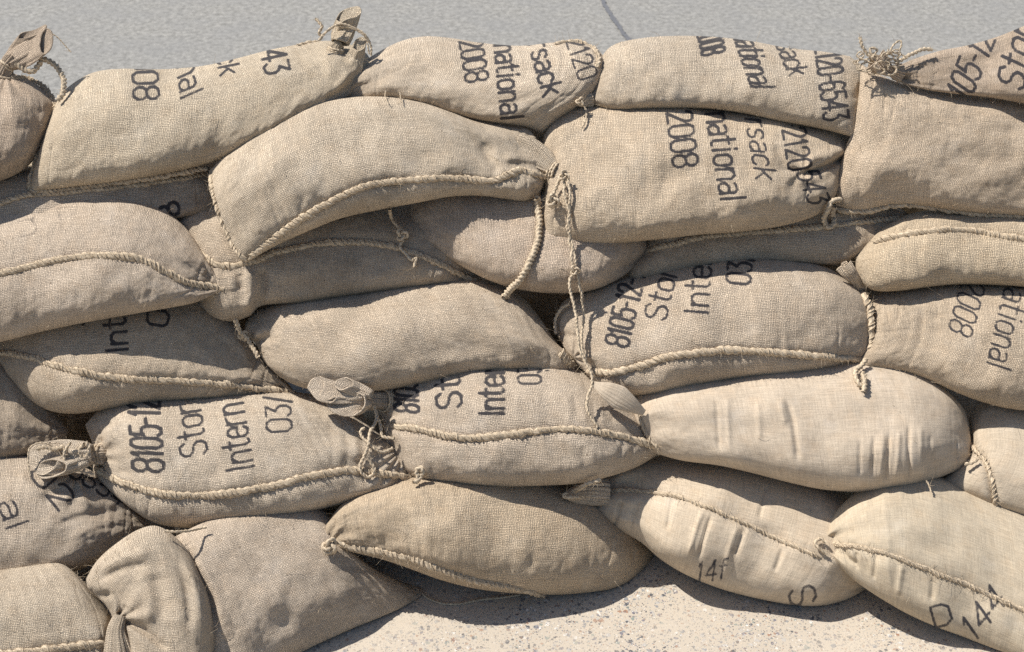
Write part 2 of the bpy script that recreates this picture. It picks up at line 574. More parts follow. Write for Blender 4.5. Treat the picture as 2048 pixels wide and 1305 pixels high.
def sandbag(key, label, top, bottom, left=(), right=(), phi=28, off=0.0, k=1.0, n_end=4.0, n_v=2.45, cap=130, roll=0.0,
            seams=(), creases=(), pleats=(), bumps=(), texts=(), tint=(1, 1, 1), canvas=False, ext=34, lump=1.3, wr=1.5, yaw=0.0, ground=False, seed=None):
    seed = seed if seed is not None else (sum(ord(c) * (i + 3) for i, c in enumerate(key)) % 997)
    top = np.array(top, float)
    tt = np.linspace(0, 1, len(top))
    top[:, 1] -= ext * np.clip(np.sin(math.pi * tt), 0, 1) ** 0.6
    T = catmull(top, 400); Bt = catmull(bottom, 400)
    Lc = catmull([top[0], *left, bottom[0]], 200); Rc = catmull([top[-1], *right, bottom[-1]], 200)
    lenU = (np.linalg.norm(np.diff(T, axis=0), axis=1).sum() + np.linalg.norm(np.diff(Bt, axis=0), axis=1).sum()) / 2
    lenV = max(np.linalg.norm(T - Bt, axis=1).max(), 60)
    nu = int(np.clip(lenU / 2.7, 40, 330)); nv = int(np.clip(lenV / 2.1, 30, 150))

    def spaced(n, mixc):
        s = np.linspace(0, 1, n)
        return mixc * (0.5 - 0.5 * np.cos(math.pi * s)) + (1 - mixc) * s
    u = spaced(nu, 0.45); v = spaced(nv, 0.62)

    def at(C, t):
        x = np.linspace(0, 1, len(C))
        return np.stack([np.interp(t, x, C[:, 0]), np.interp(t, x, C[:, 1])], 1)
    Tu, Bu, Lv, Rv = at(T, u), at(Bt, u), at(Lc, v), at(Rc, v)
    U, Vv = np.meshgrid(u, v, indexing='ij')
    U3, V3 = U[..., None], Vv[..., None]
    P = ((1 - V3) * Tu[:, None] + V3 * Bu[:, None] + (1 - U3) * Lv[None] + U3 * Rv[None]
         - ((1 - U3) * (1 - V3) * T[0] + U3 * (1 - V3) * T[-1] + (1 - U3) * V3 * Bt[0] + U3 * V3 * Bt[-1]))
    PX = P.reshape(-1, 2)
    # half height along the bag
    W = np.linalg.norm(P[:, -1] - P[:, 0], axis=1) * 0.5
    ker = np.hanning(max(5, nu // 8) | 1); ker /= ker.sum()
    W = np.convolve(np.pad(W, len(ker) // 2, mode='edge'), ker, mode='valid')[:nu]
    W = np.minimum(W, cap)
    sv = np.abs(2 * Vv - 1); su = np.abs(2 * U - 1)
    prof = (1 - sv ** n_v).clip(0) ** 0.5 * (1 - su ** n_end).clip(0) ** 0.5
    h = k * W[:, None] * prof
    inner = np.minimum(1, prof * 1.5)
    um, vm = U * lenU, Vv * lenV            # millimetres of cloth, about
    h = h + lump * inner * (7.5 * vnoise(um / 125, vm / 95, seed) + 4.2 * vnoise(um / 58, vm / 48, seed + 1))
    h = h + wr * inner * (0.9 * vnoise(um / 22, vm / 30, seed + 2) + 0.45 * vnoise(um / 9, vm / 11, seed + 3))
    # faint cross wrinkles over the bag's width
    h = h + wr * inner * 1.0 * vnoise(um / 13, vm / 160, seed + 5) * (0.3 + 0.7 * np.clip(vnoise(um / 90, vm / 120, seed + 6) + .2, 0, 1))
    # soft slump creases, denser towards the ends and hems
    rid = 1 - np.abs(vnoise(um / 85 + .3 * vnoise(um / 40, vm / 40, seed + 11), vm / 75, seed + 12))
    rid2 = 1 - np.abs(vnoise(um / 24, vm / 190 + um / 300, seed + 14))
    zone = np.clip(su ** 2 * 1.2 + 0.25 * sv + 0.5 * np.clip(vnoise(um / 150, vm / 110, seed + 13), 0, 1), 0, 1)
    h = h - wr * inner * (1.4 * zone * np.clip(rid, 0, 1) ** 4 + 2.2 * zone ** 1.5 * np.clip(rid2, 0, 1) ** 6)
    hf = h.reshape(-1).copy()
    inn = inner.reshape(-1)
    for line, dep, wid in creases:
        c = catmull(line, 40)
        d, t = seg_dist(PX, c, True)
        fade = np.clip(np.minimum(t, 1 - t) * 6 + 0.15, 0, 1)
        hf += dep * np.exp(-(d / wid) ** 2) * fade
    for line in seams:
        c = catmull(line, 60)
        d = seg_dist(PX, c)
        hf += inn * (-5.0 * np.exp(-(d / 13.0) ** 2))
    for (cx, cy), n, amp, rad, ph in pleats:
        d = PX - np.array([cx, cy])
        r = np.linalg.norm(d, axis=1)
        th = np.arctan2(d[:, 1], d[:, 0])
        hf += 1.35 * amp * np.cos(n * th + ph + 0.8 * vnoise(r / 40, th * 3, seed + 9)) * np.exp(-(r / rad) ** 2) * np.clip(r / 14, 0, 1) * inn
    for (cx, cy), amp, rx, ry in bumps:
        hf += amp * np.exp(-((PX[:, 0] - cx) / rx) ** 2 - ((PX[:, 1] - cy) / ry) ** 2)
    # place in the world
    cpx = np.array([PX[:, 0].mean(), PX[:, 1].mean()])
    cpx_in = np.array([np.clip(cpx[0], -400, 2448), cpx[1]])
    r0 = rays([cpx_in])[0]
    d = r0 / np.linalg.norm(r0)
    ph = math.radians(phi)
    n = np.array([0.0, -math.sin(ph), math.cos(ph)])
    ex = np.array([1.0, 0, 0]); ey = np.cross(n, ex)
    n = n + ex * math.tan(math.radians(yaw)) + 0 * ey
    n /= np.linalg.norm(n)
    R = rays(PX)
    for it in range(6 if ground else 1):
        dep0 = wall_depth(cpx_in) - off
        C0 = CAM + r0 * dep0
        if ground:
            lam = (n @ (C0 - CAM)) / (R @ n)
            zz = CAM[2] + R[:, 2] * lam - d[2] * hf * dep0 / FPX
            inframe = (PX[:, 0] > -60) & (PX[:, 0] < 2110)
            off += (-0.014 - np.percentile(zz[inframe], 1.0)) / 0.62
    lam = (n @ (C0 - CAM)) / (R @ n)
    base = CAM + R * lam[:, None]
    scale = dep0 / FPX
    front = base - d * (hf * scale)[:, None]
    # back half, coarser
    bu = np.unique(np.concatenate([np.arange(0, nu, 4), [nu - 1]])); bv = np.unique(np.concatenate([np.arange(0, nv, 4), [nv - 1]]))
    sub = (bu[:, None] * nv + bv[None]).ravel()
    hb = (k * 0.85 * W[:, None] * prof).reshape(-1)[sub]
    back = base[sub] + d * (hb * scale)[:, None]
    # cloth resting on the pavement flattens
    def floorify(A):
        z = A[:, 2]
        soft = 0.006 + 0.5 * ((z - 0.006) + np.sqrt((z - 0.006) ** 2 + 0.008 ** 2))
        A[:, 2] = np.where(z < 0.06, soft, z)
        return A
    front = floorify(front); back = floorify(back)
    VV = np.vstack([front, back])
    F = np.vstack([grid_faces(nu, nv), grid_faces(len(bu), len(bv), len(front), True)])
    uvf = np.stack([um, vm], -1).reshape(-1, 2) / 1000.0
    uv = np.vstack([uvf, uvf[sub]])
    px, dep = project(front)
    ink = ink_field(px, texts) if texts else np.zeros(len(front))
    ink = np.concatenate([ink, np.zeros(len(sub))])
    root = bpy.data.objects.new("sandbag", None)
    scene.collection.objects.link(root)
    lowest = VV[VV[:, 2].argmin()]
    root.location = (float(C0[0]), float(C0[1]), float(max(VV[:, 2].min(), 0)))
    root.empty_display_size = 0.1
    bpy.context.view_layer.update()
    rr = np.random.default_rng(seed)
    tv = 1 + (rr.random() - .5) * 0.15
    root.color = (tint[0] * tv, tint[1] * tv * (1 + (rr.random() - .6) * .02), tint[2] * tv * (1 + (rr.random() - .5) * .05), 1)
    root["label"] = label
    root["category"] = "sandbag"
    root["group"] = "sandbags stacked in the wall"
    mesh_obj("sack_body", VV, F, M_CANVAS if canvas else M_BURLAP, root, uv, {"ink": ink})
    b = Bag()
    b.root, b.px, b.dep, b.front, b.d, b.nu, b.nv, b.seed = root, px, dep, front, d, nu, nv, seed
    b.inner = inn
    b.canvas = canvas
    b.minz = VV[:, 2].min()
    b.c0 = C0
    b.off = off
    BAGS[key] = b
    zb_add(px, dep)
    return b


def surf(b, p):
    """world point on the bag's front under pixel p (extended outside)"""
    p = np.asarray(p, float)
    d2 = ((b.px - p) ** 2).sum(1)
    i = np.argpartition(d2, 5)[:5]
    w = 1 / (d2[i] + 1.0)
    dep = (b.dep[i] * w).sum() / w.sum()
    return CAM + rays([p])[0] * dep


def drape(b, pts, n=None, lift=0.003):
    """pixel path (x, y[, extra lift in m]) laid on the bag's own surface"""
    P = np.array([(q[0], q[1], q[2] if len(q) > 2 else 0.0) for q in pts], float)
    if n is None:
        n = max(8, int(np.linalg.norm(np.diff(P[:, :2], axis=0), axis=1).sum() / 3.0))
    C = catmull(P, n)
    out = []
    for q in C:
        w = surf(b, q[:2])
        v = w - CAM
        v /= np.linalg.norm(v)
        out.append(w - v * (lift + q[2]))
    out = np.array(out)
    if len(out) > 7:
        kk = np.array([1, 2, 3, 2, 1.]) / 9
        sm = np.stack([np.convolve(np.pad(out[:, c], 2, mode='edge'), kk, mode='valid') for c in range(3)], 1)
        out[2:-2] = sm[2:-2]
    return out


def drape_all(pts, n=None, lift=0.003, fallback=None):
    """pixel path laid over whatever stands in front, with extra lift towards the viewer"""
    P = np.array([(q[0], q[1], q[2] if len(q) > 2 else 0.0) for q in pts], float)
    if n is None:
        n = max(8, int(np.linalg.norm(np.diff(P[:, :2], axis=0), axis=1).sum() / 3.0))
    C = catmull(P, n)
    deps = []
    last = fallback
    for q in C:
        dd = front_depth(q[:2])
        if dd is None:
            dd = last if last is not None else DIST
        last = dd
        deps.append(dd)
    deps = np.array(deps)
    w = 9 if len(deps) > 20 else 3
    ds = np.convolve(np.pad(deps, w // 2, mode='edge'), np.ones(w) / w, mode='valid')[:len(deps)]
    R = rays(C[:, :2])
    return CAM + R * (np.minimum(ds, deps + 0.02) - lift - C[:, 2])[:, None]


def wobble(P, amp, seed, step=5):
    rg = np.random.default_rng(seed)
    n = len(P)
    kn = max(3, n // step)
    o = np.stack([np.interp(np.arange(n), np.linspace(0, n - 1, kn), rg.normal(0, amp, kn)) for _ in range(3)], 1)
    return P + o


def add_fray(geo, P, r, count, seed, length=0.012):
    rg = np.random.default_rng(seed)
    for _ in range(count):
        i = rg.integers(0, len(P))
        dv = rg.normal(0, 1, 3) - FWD * 0.4
        dv /= np.linalg.norm(dv)
        L = length * (0.5 + rg.random())
        bend = rg.normal(0, 0.35, 3)
        t = np.linspace(0, 1, 5)[:, None]
        Q = P[i] + dv * r * 0.6 + (dv * t + bend * t ** 2) * L
        geo.append(tube_geo(Q, np.linspace(0.00035, 0.00015, 5), 3))


def seam_cord(b, pts, r=0.0072, name="seam_cord", lift=0.002, amp=0.20, pitch=0.016, fray=1.0, mat=None, taper=True, seed=1):
    P = drape(b, pts, None, lift)
    P = wobble(P, 0.0009, seed + b.seed, 4)
    # resample finely for the braid
    s = np.concatenate([[0], np.cumsum(np.linalg.norm(np.diff(P, axis=0), axis=1))])
    n = max(12, int(s[-1] / 0.0022))
    P = np.stack([np.interp(np.linspace(0, s[-1], n), s, P[:, c]) for c in range(3)], 1)
    t = np.linspace(0, 1, n)
    rg = np.random.default_rng(seed)
    R = r * (1 + 0.12 * np.interp(np.arange(n), np.linspace(0, n - 1, max(3, n // 9)), rg.normal(0, 1, max(3, n // 9))))
    if taper:
        R = R * np.clip(np.minimum(t, 1 - t) * 22 + 0.45, 0, 1)
    R = R * 0.88
    geo = [tube_geo(P, R, 12, 2, amp, pitch, 0.66)]
    # overlock stitches crossing the hem at a slant
    T = np.gradient(P, axis=0); T /= np.linalg.norm(T, axis=1)[:, None]
    view = -b.d
    side = np.cross(T, view); side /= np.linalg.norm(side, axis=1)[:, None]
    step = max(2, int(0.0105 / 0.0022))
    for i in range(2, n - 3, step):
        if rg.random() < 0.2:
            continue
        q = np.linspace(-1, 1, 7)
        sl = 0.003 + 0.005 * rg.random()
        Q = np.array([P[i] + T[i] * (sl * a) + side[i] * (R[i] * 1.02 * math.sin(a * 1.45)) + view * (R[i] * (0.92 * math.cos(a * 1.45) + 0.0)) for a in q])
        geo.append(tube_geo(Q, 0.0012 * (0.7 + .7 * rg.random()), 5))
    add_fray(geo, P, r, int(fray * s[-1] * 420), seed + 3, 0.011)
    V, F, U = joined(geo)
    return mesh_obj(name, V, F, mat or M_ROPE, b.root, U)


def twine(b, pts, r=0.0028, name="tie_string", lift=0.004, all_=True, fray=1.0, seed=2, mat=None, wob=0.0006, strands=2):
    P = drape_all(pts, None, lift, b.dep.mean()) if all_ else drape(b, pts, None, lift)
    P = wobble(P, wob, seed, 4)
    s = np.concatenate([[0], np.cumsum(np.linalg.norm(np.diff(P, axis=0), axis=1))])
    n = max(10, int(s[-1] / 0.0018))
    P = np.stack([np.interp(np.linspace(0, s[-1], n), s, P[:, c]) for c in range(3)], 1)
    return (P, r, fray, seed)


def string_part(b, runs, name="tie_string", mat=None, bundle=False):
    geo = []
    for P, r, fray, seed in runs:
        geo.append(tube_geo(P, r, 8, 2, 0.28, 0.009))
        L = np.linalg.norm(np.diff(P, axis=0), axis=1).sum()
        add_fray(geo, P, r, int(fray * L * 160) + 1, seed, 0.010)
        if not bundle:
            V, F, U = joined(geo)
            mesh_obj(name, V, F, mat or M_STRING, b.root, U)
            geo = []
    if bundle:
        V, F, U = joined(geo)
        mesh_obj(name, V, F, mat or M_STRING, b.root, U)


def knot_run(b, px, size_px=9, lift=0.006, r=0.003, seed=0, dep=None):
    c = drape_all([px, (px[0] + 1, px[1])], 3, lift, b.dep.mean())[0]
    if dep is not None:
        c = CAM + rays([px[:2]])[0] * dep
    t = np.linspace(0, 2 * math.pi, 48)
    s = size_px * 0.001 / 3.0
    rg = np.random.default_rng(seed)
    A, Bv, Cv = RGT, UPV, -FWD
    an = rg.random() * 6
    x = np.sin(t) + 2 * np.sin(2 * t); y = np.cos(t) - 2 * np.cos(2 * t); z = -np.sin(3 * t)
    xr, yr = x * math.cos(an) - y * math.sin(an), x * math.sin(an) + y * math.cos(an)
    P = c + np.outer(xr * s, A) + np.outer(yr * s, Bv) + np.outer(z * s * 1.2, Cv)
    return (P, r, 1.5, seed)


def cloth_neck(b, pts, radii, lobes=5, amp0=0.05, amp1=0.35, flat=0.7, phase=0.0, twist=0.6, name="gathered_neck", dep=None, seed=0, spin=0.0, hem=True, over=None, fine_amp=0.12, mat=None):
    """gathered cloth: pts = (px, py, towards viewer m) centre line; radii in px"""
    P = np.array([(q[0], q[1], q[2] if len(q) > 2 else 0.0) for q in pts], float)
    n = 46
    C = catmull(P, n)
    d0 = dep if dep is not None else float(((surf(b, P[0, :2])) - CAM) @ FWD)
    t = np.linspace(0, 1, n)
    dl = d0 - C[:, 2]
    if over is not None:
        fd = np.array([(front_depth(q) or 1e9) for q in C[:, :2]])
        Rp = np.interp(t, np.linspace(0, 1, len(radii)), radii) * d0 / FPX * flat
        wgt = np.clip((t - .12) / .3, 0, 1)
        dl = dl * (1 - wgt) + np.minimum(dl, fd - Rp * over - C[:, 2] * .5) * wgt
        dl = np.convolve(np.pad(dl, 5, mode='edge'), np.ones(11) / 11, mode='valid')
    W = CAM + rays(C[:, :2]) * dl[:, None]
    R = np.interp(t, np.linspace(0, 1, len(radii)), radii) * d0 / FPX
    kk = np.ones(5) / 5
    R = np.convolve(np.pad(R, 2, mode='edge'), kk, mode='valid')
    T = np.gradient(W, axis=0); T /= np.linalg.norm(T, axis=1)[:, None]
    N = np.zeros_like(W)
    v = -FWD - T[0] * (-FWD @ T[0]); N[0] = v / np.linalg.norm(v)
    for i in range(1, n):
        v = N[i - 1] - T[i] * (N[i - 1] @ T[i]); N[i] = v / np.linalg.norm(v)
    B = np.cross(T, N)
    sides = 150
    th = np.linspace(0, 2 * math.pi, sides, endpoint=False)
    A = (amp0 + (amp1 - amp0) * t ** 1.3)[:, None]
    rg = np.random.default_rng(seed)
    p2, p3 = rg.random() * 6, rg.random() * 6
    prof = (np.cos(lobes * th + phase)[None] + 0.55 * np.cos((lobes + 2) * th + p2 + twist * t[:, None]) + 0.35 * np.cos((2 * lobes + 1) * th + p3)) / 1.6
    fine = np.abs(np.sin((lobes * 2 + 1.5) * th[None] + 1.2 * np.sin(2 * th[None] + p3) + .6 * t[:, None])) - .6
    rr = R[:, None] * (1 + A * prof + fine_amp * (1 - t[:, None]) ** .7 * fine * (1 + 0.9 * vnoise(th * 2.2, 0 * th + seed, seed + 4))[None] + 0.05 * np.sin(17 * th + p2)[None])
    along = (R[:, None] * 0.45 * (t[:, None] ** 3) * (0.6 * np.cos(2 * th + p2) + 0.5 * np.cos(3 * th + p3)))
    a = th[None] + twist * t[:, None] + spin
    V = W[:, None] + (rr * np.cos(a) * flat)[..., None] * N[:, None] + (rr * np.sin(a))[..., None] * B[:, None] + along[..., None] * T[:, None]
    s = np.concatenate([[0], np.cumsum(np.linalg.norm(np.diff(W, axis=0), axis=1))])
    uv = np.stack(np.broadcast_arrays(th[None] * R.max(), s[:, None]), -1).reshape(-1, 2)
    VV = V.reshape(-1, 3)
    o = mesh_obj(name, VV, grid_faces(n, sides, 0, False, True), mat or M_BURLAP, b.root, uv, {"ink": np.zeros(len(VV))})
    if hem:
        md = o.modifiers.new("thickness", 'SOLIDIFY'); md.thickness = 0.0018; md.offset = 0
    return o, W, R


def wrap_runs(W, R, t, turns=2.5, r=0.0028, width=0.006, seed=0, grow=1.1):
    """string wound round a gathered neck at fraction t"""
    i = int(t * (len(W) - 1))
    T = W[min(i + 2, len(W) - 1)] - W[max(i - 2, 0)]; T /= np.linalg.norm(T)
    N = -FWD - T * (-FWD @ T); N /= np.linalg.norm(N); B = np.cross(T, N)
    a = np.linspace(0, 2 * math.pi * turns, int(40 * turns))
    x = np.linspace(-width, width, len(a))
    q = R[i] * grow
    P = W[i] + np.outer(np.cos(a) * q * 0.85, N) + np.outer(np.sin(a) * q, B) + np.outer(x, T)
    return (wobble(P, 0.0006, seed, 6), r, 1.0, seed)


def fibres(b, count, seed=0):
    rg = np.random.default_rng(seed + b.seed)
    geo = []
    idx = np.where((b.px[:, 0] > -40) & (b.px[:, 0] < 2090) & (b.px[:, 1] > -20) & (b.px[:, 1] < 1330))[0]
    if len(idx) == 0:
        return
    rim = idx[b.inner[idx] < 0.75]
    for c in range(count):
        pool = rim if (c % 2 and len(rim)) else idx
        i = pool[rg.integers(0, len(pool))]
        dv = rg.normal(0, 1, 3); dv -= FWD * 0.25 * abs(rg.normal())
        dv /= np.linalg.norm(dv)
        L = 0.006 + 0.016 * rg.random() ** 2
        t = np.linspace(0, 1, 6)[:, None]
        Q = b.front[i] + (dv * t + rg.normal(0, .45, 3) * t ** 2 + rg.normal(0, .25, 3) * t ** 3) * L - b.d * 0.0012 * t
        Q[:, 2] = np.maximum(Q[:, 2], 0.006)
        geo.append(tube_geo(Q, np.linspace(0.00038, 0.00018, 6), 3))
    V, F, U = joined(geo)
    o = mesh_obj("stray_fibres", V, F, M_FIBRE, b.root, U)
    o["kind"] = "stuff"




def frill(b, neck, rim, neck_r=12, bulge=0.25, dep=None, name="gathered_neck", seed=0, pleat=0.10):
    """cloth spreading from a tied neck to an open rim: neck = (px, py, lift), rim = closed loop of (px, py, lift)"""
    n, m = 26, 120
    rimc = catmull(list(rim) + [rim[0]], m + 1)[:-1]
    fd = [front_depth(q[:2]) or b.dep.mean() for q in rimc]
    base = min(fd) if dep is None else dep
    RW = CAM + rays(rimc[:, :2]) * (base - rimc[:, 2])[:, None]
    nd = base - neck[2]
    a = np.linspace(0, 2 * math.pi, m, endpoint=False)
    c2 = rimc[:, :2].mean(0)
    a0 = math.atan2(rimc[0, 1] - c2[1], rimc[0, 0] - c2[0])
    sgn = 1 if np.cross(rimc[0, :2] - c2, rimc[8, :2] - c2) > 0 else -1
    npx = np.stack([neck[0] + neck_r * np.cos(a0 + sgn * a), neck[1] + neck_r * np.sin(a0 + sgn * a)], 1)
    ax = np.array([c2[0] - neck[0], c2[1] - neck[1]]); ax /= np.linalg.norm(ax)
    q = npx - np.array(neck[:2])
    al = q @ ax
    q = q - 0.75 * np.outer(al, ax)
    NW = CAM + rays(np.array(neck[:2]) + q) * (nd - 0.001 * al)[:, None]
    t = np.linspace(0, 1, n)[:, None, None]
    C = (NW.mean(0)[None] * (1 - t[:, 0]) + RW.mean(0)[None] * t[:, 0])[:, None]
    V = NW[None] * (1 - t) + RW[None] * t
    rg = np.random.default_rng(seed)
    p = rg.random(3) * 6
    pl = (np.cos(7 * a + p[0]) + .6 * np.cos(11 * a + p[1]) + .4 * np.cos(17 * a + p[2]))[None, :, None]
    V = C + (V - C) * (1 + bulge * np.sin(math.pi * t ** 0.8) + pleat * pl * np.sin(math.pi * np.clip(t * .9 + .1, 0, 1)))
    per = np.linalg.norm(np.diff(V[-1], axis=0), axis=1).sum() / (2 * math.pi)
    hgt = np.linalg.norm(V[-1] - V[0], axis=1).mean()
    pt = np.linalg.norm(np.diff(V, axis=1), axis=2).sum(1) / (2 * math.pi)
    uv = np.stack(np.broadcast_arrays((a[None] - math.pi) * pt[:, None], np.linspace(0, hgt, n)[:, None]), -1).reshape(-1, 2)
    V = V.reshape(-1, 3)
    o = mesh_obj(name, V, grid_faces(n, m, 0, False, True), M_BURLAP, b.root, uv, {"ink": np.zeros(len(V))})
    md = o.modifiers.new("thickness", 'SOLIDIFY'); md.thickness = 0.0022; md.offset = 0
    return o
# ------------------------------------------------------------------ the sandbags, top course first
# outlines are pixel traces of each whole sack, put at the depth where it lies in the wall
sandbag("A", "dark shaded sandbag with a tied cloth top, at the left end of the top course",
        ext=0,
        top=[(-330, 215), (-200, 165), (-90, 140), (0, 143), (50, 156), (92, 182)],
        bottom=[(-330, 420), (-180, 405), (-80, 385), (-10, 366), (40, 345), (74, 315)],
        left=[(-360, 320)], right=[(109, 212), (106, 245), (90, 278)], off=0.05, phi=34, k=1.0,
        creases=[([(20, 185), (50, 205), (78, 240)], -6, 10), ([(-10, 170), (-20, 210), (-60, 250)], -5, 10)],
        pleats=[((8, 150), 9, 4.5, 75, .4)], tint=(.94, .91, .88))
sandbag("B", "long sandbag lying aslant on the top course with its tied cloth end pointing up",
        ext=0,
        top=[(108, 205), (140, 172), (185, 146), (240, 138), (320, 139), (400, 133), (470, 118), (540, 100), (610, 87), (650, 82), (690, 84)],
        bottom=[(58, 385), (150, 374), (260, 360), (380, 337), (470, 310), (540, 276), (600, 246), (650, 224), (700, 196)],
        left=[(92, 255), (72, 320)], right=[(735, 110), (738, 150)], phi=30, off=0.02, n_end=6,
        seams=[], creases=[([(728, 130), (705, 160), (680, 185), (640, 205)], -13, 9), ([(700, 110), (690, 150), (665, 180)], 7, 9),
                           ([(672, 95), (690, 125), (700, 145)], -11, 9), ([(735, 150), (715, 185), (690, 200)], 7, 8), ([(640, 95), (655, 130), (650, 160)], 4, 12)],
        texts=[("2008", (262, 92), (268, 200), 50, {'gam': 0.9}), ("national", (343, 40), (362, 200), 46, {'gam': .8, 'shear': -.3}),
               ("sack", (425, 76), (440, 152), 42, {'gam': .9}), ("6543", (512, 62), (531, 150), 50, {'gam': .9})])
sandbag("B2", "thin shadowed sandbag squeezed beneath the long aslant sandbag at the left",
        top=[(-200, 390), (-60, 372), (60, 366), (200, 358), (320, 345), (425, 335)],
        bottom=[(-200, 520), (-60, 490), (100, 470), (250, 455), (340, 440), (430, 425)],
        left=[(-230, 450)], right=[(440, 380)], off=0.03, phi=30,
        texts=[("8", (362, 424), (352, 402), 40, {'w': .9})], tint=(.9, .9, .92))
sandbag("C", "top sandbag with the lettering rsack and a folded corded end",
        ext=0,
        top=[(690, 160), (722, 128), (765, 100), (810, 80), (855, 73), (905, 77), (960, 86), (1040, 92), (1100, 86), (1150, 84), (1192, 95)],
        bottom=[(680, 215), (720, 200), (780, 200), (840, 210), (900, 228), (950, 241), (1000, 249), (1045, 254), (1085, 268)],
        left=[(676, 190)], right=[(1210, 120), (1208, 152), (1180, 195), (1122, 236)], phi=28, off=0.0, n_end=5,
        creases=[([(1135, 95), (1150, 125), (1160, 160)], 5, 8), ([(1165, 95), (1175, 125), (1180, 145)], -5, 7), ([(1120, 95), (1128, 120)], -4, 6)],
        texts=[("/2008", (917, 74), (932, 166), 46, {'gam': .85}), ("ernational", (985, 62), (1003, 240), 44, {'gam': .85, 'w': .72}),
               ("orsack", (1052, 72), (1086, 194), 42, {'gam': .85, 'w': .75}), ("12120", (1128, 72), (1158, 162), 40, {'gam': .9})])
sandbag("D", "topmost sandbag ending in the number 6543, its left corner tied to a nib",
        ext=0,
        top=[(1192, 150), (1205, 112), (1232, 88), (1290, 76), (1360, 72), (1440, 75), (1510, 84), (1580, 97), (1650, 104), (1700, 113)],
        bottom=[(1150, 202), (1185, 210), (1230, 221), (1300, 219), (1400, 217), (1480, 226), (1560, 243), (1640, 258), (1712, 276)],
        left=[(1180, 180)], right=[(1728, 140), (1724, 190), (1718, 235)], phi=27, off=0.015, n_end=4.5,
        pleats=[((1160, 202), 7, 4, 50, 1.0)], creases=[([(1725, 170), (1712, 185), (1705, 200)], -4, 8)],
        texts=[("/2008", (1392, 60), (1404, 113), 48, {'gam': .85}), ("national", (1466, 72), (1502, 176), 46, {'gam': .85, 'shear': .35}),
               ("sack", (1552, 92), (1578, 152), 40, {'gam': .9, 'shear': .3}), ("2120-6543", (1630, 98), (1648, 242), 50, {'gam': .88, 'w': .6})])
sandbag("E", "shaded sandbag at the top right whose puckered left end carries frayed string",
        ext=0,
        top=[(1788, 135), (1830, 118), (1880, 102), (1940, 90), (2000, 72), (2060, 48), (2140, 25), (2300, 0)],
        bottom=[(1785, 160), (1820, 172), (1870, 183), (1930, 190), (1990, 197), (2060, 210), (2150, 225), (2300, 235)],
        left=[(1778, 148)], right=[(2330, 110)], phi=30, off=0.085, k=.95, n_end=6,
        pleats=[((1786, 148), 8, 4, 60, .7)],
        texts=[("105-12", (1938, 205), (1990, 82), 52, {'shear': .2}), ("Stor", (2046, 182), (2070, 60), 54, {'shear': .25})], tint=(.94, .90, .87))
sandbag("F", "large plain square sandbag standing upright at the right below the shaded one",
        ext=0,
        top=[(1722, 128), (1760, 150), (1800, 166), (1850, 178), (1920, 188), (1990, 196), (2080, 210), (2250, 230)],
        bottom=[(1672, 414), (1720, 422), (1790, 410), (1850, 414), (1920, 424), (2000, 430), (2090, 436), (2250, 450)],
        left=[(1716, 200), (1700, 270), (1680, 330), (1669, 380)], right=[(2290, 330)], phi=52, off=0.055, k=.62, n_v=2.4, n_end=5,
        creases=[([(1760, 408), (1758, 380)], 3, 5)], tint=(1.03, 1.0, .98))
sandbag("G", "big plain sandbag in the middle, puckered at the right where a long string ties it",
        lump=1.6,
        ext=2,
        top=[(418, 342), (450, 312), (500, 272), (560, 236), (630, 207), (700, 197), (770, 196), (840, 206), (900, 226), (950, 244), (1000, 251), (1055, 258)],
        bottom=[(492, 527), (540, 498), (600, 470), (680, 438), (760, 420), (830, 407), (900, 394), (960, 392), (1010, 398), (1050, 402), (1078, 392)],
        left=[(428, 410), (450, 465), (472, 510)], right=[(1082, 290), (1092, 322), (1090, 360)], phi=33, off=0.08, k=.93, n_end=5.5, n_v=2.3,
        seams=[[(497, 518), (560, 468), (640, 415), (720, 376), (800, 362), (900, 356), (980, 362), (1010, 352), (1045, 343), (1080, 355)]],
        creases=[([(985, 310), (965, 300), (985, 335), (990, 350)], -10, 11), ([(1000, 316), (1050, 316), (1100, 325)], 7, 8), ([(1000, 330), (1050, 332), (1100, 345)], -8, 8),
                 ([(1045, 285), (1060, 300), (1068, 318)], -12, 9), ([(1040, 262), (1060, 262), (1074, 280)], 9, 9), ([(960, 270), (1000, 275), (1040, 270)], 4, 12),
                 ([(950, 385), (1000, 380), (1050, 375)], 3, 12), ([(1058, 372), (1076, 384)], -6, 7)])
